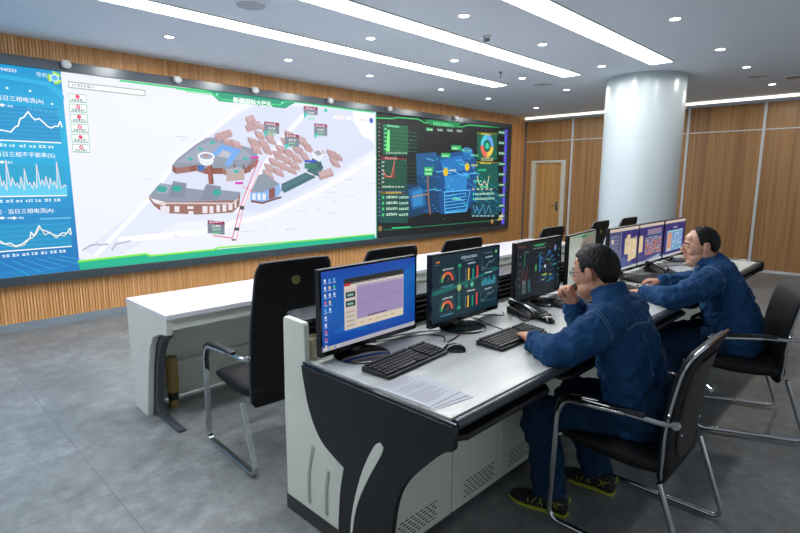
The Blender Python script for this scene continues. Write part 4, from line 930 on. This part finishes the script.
# ------------------------------------------------------------------ chairs
def sled(t, s, m, flat):
    pts = [(s, -.185, .40), (s, -.32, .02), (s, .29, .02), (s, .272, .56), (s, .235, .632), (s, -.03, .652)]
    p = rounded(pts, .06, 6)
    if flat: MB().tube(p, .012, rect=(.009, .016), hint=V((1, 0, 0))).build('sled_frame', m, t, bevel=.002)
    else: MB().tube(p, .0125, 12, hint=V((1, 0, 0))).build('sled_frame', m, t)
def chair(lb, hi, trim_m, flat, badge, group):
    t = thing('office_chair', lb, 'chair', (0, 0, 0), 0, group)
    S = .285
    for s in (-S, S): sled(t, s, M_chrome, flat)
    # seat: waterfall cushion
    rings = []
    for y, z0, z1, w_ in ((-.20, .41, .455, .20), (-.19, .39, .468, .225), (-.05, .382, .475, .245), (.10, .388, .482, .245), (.20, .405, .478, .243), (.255, .415, .465, .235), (.275, .42, .448, .22)):
        q = []
        for j in range(32):
            a = 2*PI*j/32; ca, sa = math.cos(a), math.sin(a); k = .35
            q.append(V((w_*math.copysign(abs(ca)**k, ca), y, (z0+z1)/2+(z1-z0)/2*math.copysign(abs(sa)**.7, sa))))
        rings.append(q)
    MB().quadgrid(rings).build('seat', M_leather, t, smooth=60)
    # backrest: swept section along a curved profile
    top = 1.18 if hi else 1.0
    pf = [(-.165, .35, .20), (-.170, .385, .225), (-.172, .50, .232), (-.175, .60, .235), (-.190, .72, .236), (-.215, .85, .236)]
    if hi: pf = [(-.165, .34, .20), (-.168, .37, .22), (-.172, .50, .225), (-.20, .70, .23), (-.232, .85, .236), (-.265, .97, .236), (-.29, 1.07, .236), (-.308, 1.14, .232), (-.315, 1.175, .215), (-.315, 1.186, .19)]
    else: pf += [(-.232, .90, .236), (-.250, .94, .222), (-.268, .966, .185), (-.274, .974, .15)]
    rings = []
    for i, (y, z, w_) in enumerate(pf):
        th = .024 if 0 < i < len(pf)-2 else .013
        q = []
        for j in range(36):
            a = 2*PI*j/36; ca, sa = math.cos(a), math.sin(a)
            xx = w_*math.copysign(abs(ca)**.25, ca); q.append(V((xx, y+th*math.copysign(abs(sa)**.6, sa)-.0*xx, z)))
        rings.append(q)
    b = MB().quadgrid(rings).build('backrest', M_leather, t, smooth=60)
    # edging
    inset = .238
    loopL = [(-w_-.002, y-.004, z) for y, z, w_ in pf[1:]]
    yT, zT = pf[-1][0], pf[-1][1]
    tr = loopL + [(0, yT-.004, zT+.002)] + [(-x, y, z) for x, y, z in reversed(loopL)]
    MB().tube(smooth_path(tr, 3), .0065, 8).build('edge_trim', trim_m, b)
    if hi:
        if badge:
            MB().lathe([(0, 0), (.026, 0), (.028, .003), (.024, .006), (0, .006)], (0, -.316, 1.08), 28, Matrix.Rotation(PI/2, 3, 'X')).build('round_badge', M_gold, b)
    else:
        rr = []
        for y, z, w_ in ((-.196, .44, .10), (-.197, .50, .15), (-.203, .62, .165), (-.219, .74, .165), (-.240, .85, .15), (-.252, .89, .12)):
            rr.append([V((w_*math.copysign(abs(math.cos(a))**.4, math.cos(a)), y+.012*math.sin(a), z)) for a in [2*PI*j/24 for j in range(24)]])
        MB().quadgrid(rr).build('back_cover', M_plast, b, smooth=60)
        sc = MB()
        for x_ in (-.13, .13):
            for y, z in ((-.203, .56), (-.222, .78)): sc.lathe([(0, 0), (.007, 0), (.005, .004), (0, .004)], (x_, y-.008, z), 12, Matrix.Rotation(PI/2, 3, 'X'))
        sc.build('screws', M_chrome, b)
    for s in (-1, 1):
        y0_ = -.10
        MB().tube([(s*S, .274, .575), (s*S, .262, .622), (s*S, .215, .652), (s*S, .14, .662), (s*S, .0, .668), (s*S, y0_, .668)], [(.016, .015), (.018, .015), (.020, .014), (.021, .012), (.021, .012), (.020, .012)], 12, hint=V((1, 0, 0)), ends=True).build('armrest_pad', M_blackgl if not hi else M_black, t)
        k = MB().tube(rounded([(s*S, -.03, .655), (s*S, -.19, .655), (s*.24, -.225, .655)], .03), .011, 10, hint=V((0, 0, 1)))
        k.lathe([(0, -.006), (.018, -.006), (.018, .006), (0, .006)], (s*.262, -.222, .655), 16, Matrix.Rotation(PI/2, 3, 'Y')).build('arm_bracket', M_chrome, t)
    return t
ga = 'black cantilever chairs of the seated people'
A = chair('black chrome-framed armchair that the nearer person with glasses sits on', False, M_chrome, False, False, ga)
A.location = (2.43, .795, 0)
again(A, 'black chrome-framed armchair that the farther person sits on', (4.06, .715, 0), math.radians(23.8))
gb = 'high-backed black chairs between the desk and the white bench'
Bc = chair('high-backed black chair with a gold round badge, leftmost, seen whole beside the white bench', True, M_dgrey, True, True, gb)
Bc.location = (1.64, 2.70, 0); Bc.rotation_euler = (0, 0, math.radians(-2.5))
again(Bc, 'high-backed black chair showing over the blue-desktop monitor', (2.36, 2.68, 0), 0)
again(Bc, 'high-backed black chair showing over the gauges monitor', (3.11, 2.68, 0), 0)
again(Bc, 'high-backed black chair showing over the dark plant monitor', (4.46, 2.68, 0), .04)
again(Bc, 'high-backed black chair showing right of the pale map monitor', (5.50, 2.68, 0), .05)
again(Bc, 'high-backed black chair in front of the white column over the purple screens', (6.30, 2.68, 0), 0)
# ------------------------------------------------------------------ people
M_skin = mat('skin', '#c08d72', .5, var=.05, vscale=30, sss=.12, bump=.06, bscale=700)
M_skinB = mat('skin_fair', '#cc9a80', .5, var=.05, vscale=30, sss=.12, bump=.06, bscale=700)
M_hair = mat('black_hair', '#0d0c0d', .55, var=.3, vscale=60, bump=.7, bscale=420, spec=.3)
M_denim = mat('navy_denim', '#1a426b', .85, var=.14, vscale=7, bump=.35, bscale=900, spec=.2)
M_trous = mat('navy_trousers', '#13304c', .88, var=.16, vscale=8, bump=.35, bscale=900, spec=.2)
M_thread = mat('pale_stitching', '#5d7c99', .8, var=.1, vscale=40)
M_lime = mat('lime_rubber', '#9fae35', .55, var=.05, vscale=30)
M_shoe = mat('dark_shoe_mesh', '#14171c', .75, var=.2, vscale=80, bump=.6, bscale=500)
M_eye = mat('eye_dark', '#15100e', .1)
M_lip = mat('lip_tone', '#a3685c', .45, var=.04)
M_glass = mat('lens_glass', '#dfe8ee', .02, spec=.6)
M_glass.node_tree.nodes['Principled BSDF'].inputs['Transmission Weight'].default_value = 1
CL = bpy.data.textures.new('folds', 'CLOUDS'); CL.noise_scale = .055; CL.noise_depth = 1
CF = bpy.data.textures.new('fine_folds', 'CLOUDS'); CF.noise_scale = .025; CF.noise_depth = 1
CH = bpy.data.textures.new('hair_tufts', 'CLOUDS'); CH.noise_scale = .012; CH.noise_depth = 2
def fuse(mb, name, m, parent, voxel, it=4, fold=0, fine=0, tex=None):
    o = mb.build(name, m, parent, smooth=0)
    r = o.modifiers.new('r', 'REMESH'); r.mode = 'VOXEL'; r.voxel_size = voxel; r.use_smooth_shade = True
    s = o.modifiers.new('s', 'SMOOTH'); s.factor = .6; s.iterations = it
    if fold:
        d = o.modifiers.new('d', 'DISPLACE'); d.texture = tex or CL; d.strength = fold; d.mid_level = .5; d.texture_coords = 'LOCAL'
    if fine:
        d = o.modifiers.new('e', 'DISPLACE'); d.texture = CF; d.strength = fine; d.mid_level = .5; d.texture_coords = 'LOCAL'
    return bake(o)
def hand(mb, wrist, d, back, ts, curls, thumb=None, sc=1.0):
    Y = V(d).normalized(); Z = V(back); Z = (Z - Y*Z.dot(Y)).normalized(); X = Y.cross(Z)*ts
    w = V(wrist); P = lambda x, y, z: w + (X*x + Y*y + Z*z)*sc
    mb.tube([P(0, -.03, 0), P(0, .0, 0), P(.002, .03, 0), P(.002, .06, 0), P(0, .088, -.002)], [(.026*sc, .020*sc), (.027*sc, .019*sc), (.036*sc, .017*sc), (.041*sc, .015*sc), (.038*sc, .011*sc)], 16, hint=X, ends=True)
    for i, (x, y, L, r) in enumerate(((.030, .082, .070, .0088), (.0105, .088, .078, .0090), (-.0095, .085, .072, .0086), (-.029, .077, .057, .0078))):
        a = 0; q = [P(x*.8, y-.03, 0), P(x, y, 0)]; cx, cy, cz = x, y, 0
        for k, (f, cu) in enumerate(zip((.45, .30, .25), curls)):
            a += math.radians(cu*(1+.08*i)); n = 3
            cy += L*f*math.cos(a); cz -= L*f*math.sin(a); cx += x*.12*f; q.append(P(cx, cy, cz))
        q = smooth_path(q, 3); m = len(q)
        mb.tube(q, [r*sc*(1.05-.28*j/(m-1)) for j in range(m)], 10, ends=True)
    th = thumb or [(.020, .012, -.006), (.040, .040, -.014), (.048, .066, -.022), (.044, .088, -.028)]
    q = smooth_path([P(*t) for t in th], 3); m = len(q)
    mb.tube(q, [.0125*sc*(1.1-.35*j/(m-1)) for j in range(m)], 10, ends=True)
def person(cfg):
    b = V(cfg['base']); root = thing('person', cfg['label'], 'person', b)
    J = {k: V(v) for k, v in cfg['J'].items()}; loc = Matrix.Translation(-b); right = V(cfg['right']).normalized()
    hs = cfg['hs']; HM = Matrix.Translation(J['head']) @ Matrix.Rotation(cfg['yaw'], 4, 'Z') @ Matrix.Rotation(-cfg['pitch'], 4, 'X') @ Matrix.Scale(hs, 4)
    fat = cfg.get('fat', 0)
    # ---- body: head, neck, torso, limbs and hands in one surface
    m = MB()
    m.ell((0, -.012, .035), (.076, .096, .083)); m.ell((0, .030, -.010), (.066+fat*.006, .062, .078)); m.ell((0, .028, -.060), (.056+fat*.010, .056, .052))
    m.ell((0, .066, -.094), (.023+fat*.006, .022, .019)); m.ell((0, .074, .030), (.046, .016, .014)); m.ell((0, .055, .055), (.05, .03, .03))
    for s in (-1, 1):
        m.ell((s*.036, .058, -.028), (.027, .024, .030)); m.ell((s*.031, .080, .010), (.016, .010, .009))
        m.ell((s*.012, .099, -.027), (.009, .010, .008))
        E_ = Matrix.Rotation(s*.12, 3, 'Z') @ Matrix.Rotation(-.15, 3, 'X')
        m.ell((s*.086, -.016, .0), (.008, .020, .032), E_); m.ell((s*.081, -.004, -.028), (.008, .010, .012)); m.ell((s*.072, -.006, -.002), (.010, .012, .018))
        if fat: m.ell((s*.045, .035, -.075), (.026, .04, .032))
    m.tube([(0, .084, .030), (0, .096, .008), (0, .107, -.015)], [(.008, .010), (.009, .010), (.012, .011)], 12, ends=True); m.ell((0, .109, -.021), (.012, .011, .010))
    m.ell((0, .090, -.048), (.022, .010, .007)); m.ell((0, .087, -.060), (.019, .010, .007)); m.ell((0, .078, -.072), (.02, .012, .012))
    if fat: m.ell((0, .030, -.098), (.055, .060, .034))
    m.xf(HM)
    nk = HM @ V((0, -.028, -.05)); nk2 = HM @ V((0, -.035, -.10)); rn = .057+fat*.022
    m.tube([nk, nk2, J['neck'], J['chest']], [rn, rn*1.0, rn*1.1, .08], 18, ends=True)
    m.tube([J['pelvis'], J['waist'], J['mid'], J['chest']], [(.13, .10), (.12, .10), (.14, .10), (.16, .08)], 20, hint=right, ends=True)
    for s in ('L', 'R'):
        m.tube([J['chest'], J['sh'+s], J['el'+s], J['wr'+s]], [.05, .048, .038, .027], 14, ends=True)
        m.tube([J['pelvis'], J['hip'+s], J['kn'+s], J['an'+s]], [.08, .07, .05, .035], 14, ends=True)
    for h in cfg['hands']: hand(m, *h)
    body = fuse(m.xf(loc), 'body', cfg['skin'], root, .0034, 5)
    # ---- eyes, brows, mouth
    e = MB(); br = MB(); 
    for s in (-1, 1):
        e.ell((s*.031, .0875, .0095), (.011, .0045, .0035)); br.tube([(s*.014, .094, .030), (s*.030, .092, .034), (s*.047, .079, .029)], [(.0025, .0035), (.003, .004), (.002, .002)], 8, ends=True)
    e.xf(loc @ HM).build('eyes', M_eye, root, smooth=180); br.xf(loc @ HM).build('eyebrows', M_hair, root, smooth=180)
    MB().ell((0, .0975, -.0535), (.019, .004, .0045)).xf(loc @ HM).build('mouth', M_lip, root, smooth=180)
    # ---- hair: a closed cap that stands off the skull only where hair grows
    rings = []; n, mm = 96, 72; grow = cfg['hair']
    for i in range(mm+1):
        th = PI*(min(max(i, .05), mm-.05))/mm; rr = []
        for j in range(n):
            ph = 2*PI*j/n; d = V((math.sin(th)*math.cos(ph), math.sin(th)*math.sin(ph), math.cos(th)))
            g = min(1, max(0, grow(d.x, d.y, d.z)))
            lock = .0016*math.sin(ph*23+5*math.sin(th*6))+.0012*math.sin(ph*41+th*9)
            o_ = -.022 + (.022+cfg['thick'])*g + lock*g
            rr.append(V((0, -.012, .020)) + V((d.x*(.077+o_), d.y*(.097+o_), d.z*(.099+o_))))
        rings.append(rr)
    h = MB().quadgrid(rings).xf(loc @ HM).build('hair', M_hair, root, smooth=180)
    dd = h.modifiers.new('d', 'DISPLACE'); dd.texture = CH; dd.strength = cfg.get('tuft', .004); dd.mid_level = .5; dd.texture_coords = 'LOCAL'; bake(h)
    # ---- jacket
    m = MB(); tor = cfg['torso']
    pts = smooth_path([V(t[0]) for t in tor], 3); k = len(tor)
    def interp(ix, i):
        a = i/3; p = min(int(a), k-2); f = a-p; return tor[p][ix]*(1-f)+tor[p+1][ix]*f
    m.tube(pts, [(interp(1, i), interp(2, i)) for i in range(len(pts))], 28, hint=right, ends=False)
    for s in ('L', 'R'):
        sh, el, wr = J['sh'+s], J['el'+s], J['wr'+s]; fw = (wr-el).normalized(); ch = J['chest']
        q = smooth_path([ch.lerp(sh, .35), sh, sh.lerp(el, .5)+V((0, 0, -.012)), el, el.lerp(wr, .5)+V((0, 0, -.006)), wr-fw*.01], 4)
        R = cfg['sleeve']; rad = [R[0], R[1], R[2], R[3], R[4], R[5]]; rr = []
        for i in range(len(q)):
            a = i/4; p = min(int(a), 4); f = a-p; rr.append(rad[p]*(1-f)+rad[p+1]*f)
        # gathered folds along the sleeve
        for i in range(len(rr)): rr[i] *= 1+.035*math.sin(i*2.1)
        m.tube(q, rr, 20, ends=True)
        m.tube([wr-fw*.035, wr-fw*.005, wr+fw*.008], [(R[5]*1.08, R[5]*1.0)]*3, 18)
    up = (J['neck']-J['chest']).normalized(); cn = V(cfg['collar']); fd = V((-right.y, right.x, 0)); side = right
    def ring(c_, ra, rb, tilt, z_): return [c_ + side*ra*math.cos(2*PI*j/24) + (fd+V((0, 0, tilt))).normalized()*rb*math.sin(2*PI*j/24) + V((0, 0, z_)) for j in range(24)]
    cr = cfg.get('cr', .066)
    for dz, k_ in ((0, 1.12), (.014, 1.04), (.028, 1.0)): m.tube(ring(cn, cr*k_, cr*1.02*k_, -.35, dz), (.009, .012), 8, closed=True, hint=V((0, 0, 1)))
    jk = fuse(m.xf(loc), 'jacket', M_denim, root, .0080, 4, .030, .010)
    bv = BVHTree.FromPolygons([v.co.copy() for v in jk.data.vertices], [tuple(p.vertices) for p in jk.data.polygons])
    def seam(pts):
        for _ in range(4): pts = [pts[0]] + [(pts[i-1]+pts[i]*2+pts[i+1])/4 for i in range(1, len(pts)-1)] + [pts[-1]]
        out = []
        for p in pts:
            c_, nn, _, _ = bv.find_nearest(p); out.append(c_+nn*.0010)
        for _ in range(2): out = [out[0]] + [(out[i-1]+out[i]*2+out[i+1])/4 for i in range(1, len(out)-1)] + [out[-1]]
        if len(out) > 4: MB().tube(out, .0016, 6).build('seam', M_thread, jk, smooth=180)
    def cast(o_, targets, lim=9):
        out = []
        for t_ in targets:
            hit = bv.ray_cast(o_-b, (V(t_)-o_).normalized())[0]
            if hit is not None and (hit-(o_-b)).length < lim: out.append(hit)
        return out
    for line, dbl in cfg['seams']:
        L = smooth_path(line, 10); seam(cast(J['mid'].lerp(J['chest'], .5), L))
        if dbl: seam(cast(J['mid'].lerp(J['chest'], .5), [p+V(dbl) for p in L]))
    for s in ('L', 'R'):
        sh, el = J['sh'+s], J['el'+s]; ax = (el-J['chest'].lerp(sh, .3)).normalized(); o_ = ax.orthogonal().normalized(); o2 = ax.cross(o_)
        for off in (0, .011):
            cc = sh+ax*(cfg['arm0']+off); out = []
            body = J['chest']-cc; body = (body-ax*body.dot(ax)).normalized()
            a0 = math.atan2(body.dot(o2), body.dot(o_))
            seam(cast(cc, [cc+o_*math.cos(a0+PI*(.42+1.16*j/30))+o2*math.sin(a0+PI*(.42+1.16*j/30)) for j in range(31)], .13))
        wr = J['wr'+s]; ax = (wr-el).normalized(); o_ = ax.orthogonal().normalized(); o2 = ax.cross(o_); cc = wr-ax*.045
        seam(cast(cc, [cc+o_*math.cos(2*PI*j/36)+o2*math.sin(2*PI*j/36) for j in range(37)], .1))
    # ---- trousers
    m = MB(); m.tube([J['pelvis']+V((0, 0, .10)), J['pelvis'], J['pelvis']-V((0, 0, .035))], [(.17+fat*.02, .13+fat*.02), (.19+fat*.02, .15+fat*.02), (.17+fat*.02, .13)], 24, hint=right, ends=True)
    for s in ('L', 'R'):
        hp, kn, an = J['hip'+s], J['kn'+s], J['an'+s]; T = cfg['leg']
        q = smooth_path([J['pelvis'].lerp(hp, .6), hp.lerp(kn, .35), hp.lerp(kn, .8), kn+(kn-hp).normalized()*.012+V((0, 0, -.01)), kn.lerp(an, .35), kn.lerp(an, .75), an+V((0, 0, .0))], 4); rr = []
        for i in range(len(q)):
            a = i/4; p = min(int(a), 5); f = a-p; rr.append((T[p]*(1-f)+T[p+1]*f)*(1+.03*math.sin(i*1.9)))
        m.tube(q, rr, 20)
    fuse(m.xf(loc), 'trousers', M_trous, root, .0090, 4, .030, .010)
    # ---- shoes
    for s, ang in zip(('L', 'R'), cfg['toes']):
        an = J['an'+s]; SM = loc @ Matrix.Translation((an.x, an.y, 0)) @ Matrix.Rotation(ang, 4, 'Z')
        prof = [(-.085, .030, .012, .060), (-.078, .037, .010, .082), (-.04, .040, .008, .098), (0, .042, .008, .098), (.05, .047, .008, .080), (.10, .052, .008, .064), (.15, .050, .010, .056), (.185, .038, .013, .048), (.20, .020, .018, .038)]
        rings = [[V((w_*math.copysign(abs(math.cos(a))**.8, math.cos(a)), y, (z0+z1)/2+(z1-z0)/2*math.sin(a))) for a in [2*PI*j/24 for j in range(24)]] for y, w_, z0, z1 in prof]
        sh = MB().quadgrid(rings).xf(SM).build('shoe', M_shoe, root, smooth=180)
        pr_ = [(-.092, .024), (-.085, .036), (-.04, .041), (.03, .043), (.10, .053), (.15, .051), (.19, .038), (.208, .015)]
        out = [(w_*.95, y) for y, w_ in pr_] + [(-w_*.95, y) for y, w_ in reversed(pr_)]
        MB().prism(out, lambda a, c_, t_: V((a, c_, t_+(.008 if c_ > .17 else 0))), .001, .014).xf(SM).build('sole', M_lime, sh, smooth=0, bevel=.004)
        sv = BVHTree.FromPolygons([v.co.copy() for v in sh.data.vertices], [tuple(p.vertices) for p in sh.data.polygons])
        for sd in (-1, 1):
            for (y0_, z0_), (y1_, z1_) in (((.02, .03), (.045, .10)), ((.045, .03), (.02, .10)), ((.075, .03), (.06, .09)), ((.09, .03), (.10, .075)), ((-.05, .04), (-.02, .09)), ((-.02, .04), (-.06, .08)), ((-.08, .09), (-.03, .075))):
                L = []
                for i in range(8):
                    t_ = i/7; c_, nn, _, _ = sv.find_nearest(SM @ V((sd*.06, y0_+(y1_-y0_)*t_, z0_+(z1_-z0_)*t_))); L.append(c_+nn*.001)
                MB().tube(L, .0018, 6).build('lime_stripe', M_lime, sh, smooth=180)
        MB().tube([SM @ V((0, -.084, .06)), SM @ V((0, -.10, .085)), SM @ V((0, -.095, .105))], .004, 8).build('heel_loop', M_lime, sh, smooth=180)
    if cfg.get('glasses'):
        g = MB()
        for s in (-1, 1):
            L = [(s*.033+.024*math.copysign(abs(math.cos(a))**.7, math.cos(a)), .099-.008*abs(math.cos(a)), .010+.014*math.copysign(abs(math.sin(a))**.7, math.sin(a))) for a in [2*PI*j/28 for j in range(28)]]
            g.tube(L, .0014, 8, closed=True); g.tube([(s*.056, .091, .014), (s*.072, .078, .015), (s*.083, .0, .012), (s*.083, -.02, .004), (s*.079, -.034, -.014)], .0018, 8)
        g.tube([(-.009, .099, .013), (0, .103, .016), (.009, .099, .013)], .0013, 8)
        go = g.xf(loc @ HM).build('glasses', M_plast, root, smooth=180)
        for s in (-1, 1):
            MB().prism([(s*.033+.023*math.copysign(abs(math.cos(a))**.7, math.cos(a)), .010+.013*math.copysign(abs(math.sin(a))**.7, math.sin(a))) for a in [2*PI*j/24 for j in range(24)]], lambda a, c_, t_: V((a, t_, c_)), .0955, .0965).xf(loc @ HM).build('lens', M_glass, go, smooth=0)
    return root
def ss(x): x = min(1, max(0, x)); return x*x*(3-2*x)
def lerps(x, pts):
    for (a, u), (b, v) in zip(pts, pts[1:]):
        if x <= b: return u + (v-u)*ss((x-a)/(b-a))
    return pts[-1][1]
def hairA(x, y, z): return ss((z-lerps(y, [(-1, -.80), (-.55, -.80), (-.18, .0), (.05, .02), (.14, -.22), (.26, -.18), (.50, .48), (1, .64)]))*9)
def hairB(x, y, z): return ss((z-lerps(y, [(-1, -.74), (-.55, -.74), (-.20, .0), (.05, .02), (.12, -.20), (.30, -.12), (.52, 1.05), (1, 1.3)]))*8)
person(dict(base=(2.43, .80, 0), label='person in navy denim jacket and glasses, hand at chin, sitting nearest on a chrome-framed chair', right=(1, 0, 0),
    J=dict(head=(2.465, 1.075, 1.178), neck=(2.45, 1.005, 1.09), chest=(2.45, .94, .97), mid=(2.45, .87, .80), waist=(2.45, .82, .64), pelvis=(2.45, .79, .54),
        shL=(2.26, .93, .99), elL=(2.10, 1.05, .865), wrL=(2.195, 1.235, .852), shR=(2.64, .96, .99), elR=(2.67, 1.21, .865), wrR=(2.505, 1.19, .985),
        hipL=(2.35, .80, .54), knL=(2.26, 1.215, .47), anL=(2.22, 1.12, .085), hipR=(2.55, .80, .54), knR=(2.61, 1.215, .47), anR=(2.57, 1.03, .085)),
    hs=1.03, yaw=-.06, pitch=.24, skin=M_skin, hair=hairA, thick=.014,
    hands=[((2.255, 1.30, .845), (.72, .66, -.06), (0, 0, 1), 1, (14, 22, 18)), ((2.495, 1.188, .992), (-.25, .42, .87), (1, .2, .1), -1, (80, 84, 45), [(.018, .012, -.008), (.034, .038, -.022), (.030, .060, -.038), (.022, .078, -.046)], 1.1)],
    torso=[((2.45, .80, .47), .175, .125), ((2.45, .81, .55), .19, .14), ((2.45, .835, .66), .19, .145), ((2.45, .865, .78), .20, .14), ((2.45, .905, .90), .215, .125), ((2.45, .945, 1.0), .21, .105), ((2.45, .975, 1.058), .14, .08), ((2.455, 1.0, 1.095), .075, .065)],
    sleeve=[.08, .088, .082, .074, .066, .050], collar=(2.455, 1.005, 1.092), arm0=.03,
    seams=[([(2.22, .80, 1.02), (2.33, .78, 1.05), (2.45, .74, 1.055), (2.57, .78, 1.05), (2.68, .80, 1.02)], (0, 0, -.012)), ([(2.32, .66, .55), (2.34, .70, .75), (2.37, .76, .97)], None), ([(2.58, .66, .55), (2.56, .70, .75), (2.53, .76, .97)], None)],
    leg=[.10, .098, .088, .085, .082, .080, .083], toes=(.18, .05), glasses=True, fat=.45))
person(dict(base=(4.08, .72, 0), label='person in navy denim leaning both forearms on the far desk, sitting farther away', right=(.94, .34, 0),
    J=dict(head=(4.13, 1.045, 1.162), neck=(4.15, .98, 1.05), chest=(4.15, .93, .95), mid=(4.13, .86, .80), waist=(4.12, .80, .64), pelvis=(4.11, .77, .54),
        shL=(3.95, .90, .97), elL=(3.62, 1.04, .87), wrL=(3.77, 1.28, .845), shR=(4.35, 1.02, .97), elR=(4.50, 1.11, .87), wrR=(4.28, 1.33, .845),
        hipL=(4.01, .76, .55), knL=(3.80, 1.16, .48), anL=(3.80, 1.08, .085), hipR=(4.21, .83, .55), knR=(4.12, 1.22, .48), anR=(4.12, 1.12, .085)),
    hs=1.10, yaw=.50, pitch=.12, fat=.6, skin=M_skinB, hair=hairB, thick=.006, tuft=.003,
    hands=[((3.775, 1.29, .842), (.50, .85, -.03), (0, 0, 1), 1, (12, 20, 15)), ((4.27, 1.34, .85), (-.60, .80, .06), (0, 0, 1), -1, (28, 26, 18))],
    torso=[((4.11, .77, .47), .19, .15), ((4.11, .775, .55), .215, .17), ((4.12, .80, .66), .22, .18), ((4.13, .85, .78), .225, .165), ((4.14, .89, .89), .235, .145), ((4.15, .93, .985), .225, .115), ((4.145, .96, 1.035), .15, .095), ((4.14, .985, 1.066), .085, .075)],
    sleeve=[.088, .094, .086, .078, .066, .052], collar=(4.14, .99, 1.062), cr=.076, arm0=.03,
    seams=[([(3.96, .74, .98), (4.10, .72, 1.0), (4.22, .76, 1.0), (4.38, .84, .98)], (0, 0, -.012)), ([(4.06, .60, .55), (4.08, .66, .75), (4.09, .74, .95)], None), ([(4.30, .70, .55), (4.30, .74, .75), (4.28, .80, .95)], None)],
    leg=[.11, .108, .095, .090, .085, .082, .085], toes=(.35, .25)))

# ------------------------------------------------------------------ light
wd = bpy.data.worlds.new('daylight'); scene.world = wd; wd.use_nodes = True
bg = wd.node_tree.nodes['Background']; bg.inputs[0].default_value = (.92, .96, 1.0, 1); bg.inputs[1].default_value = .55
scene.view_settings.view_transform = 'Standard'; scene.view_settings.look = 'None'; scene.view_settings.gamma = 1
scene.view_settings.use_curve_mapping = False; scene.view_settings.exposure = 0
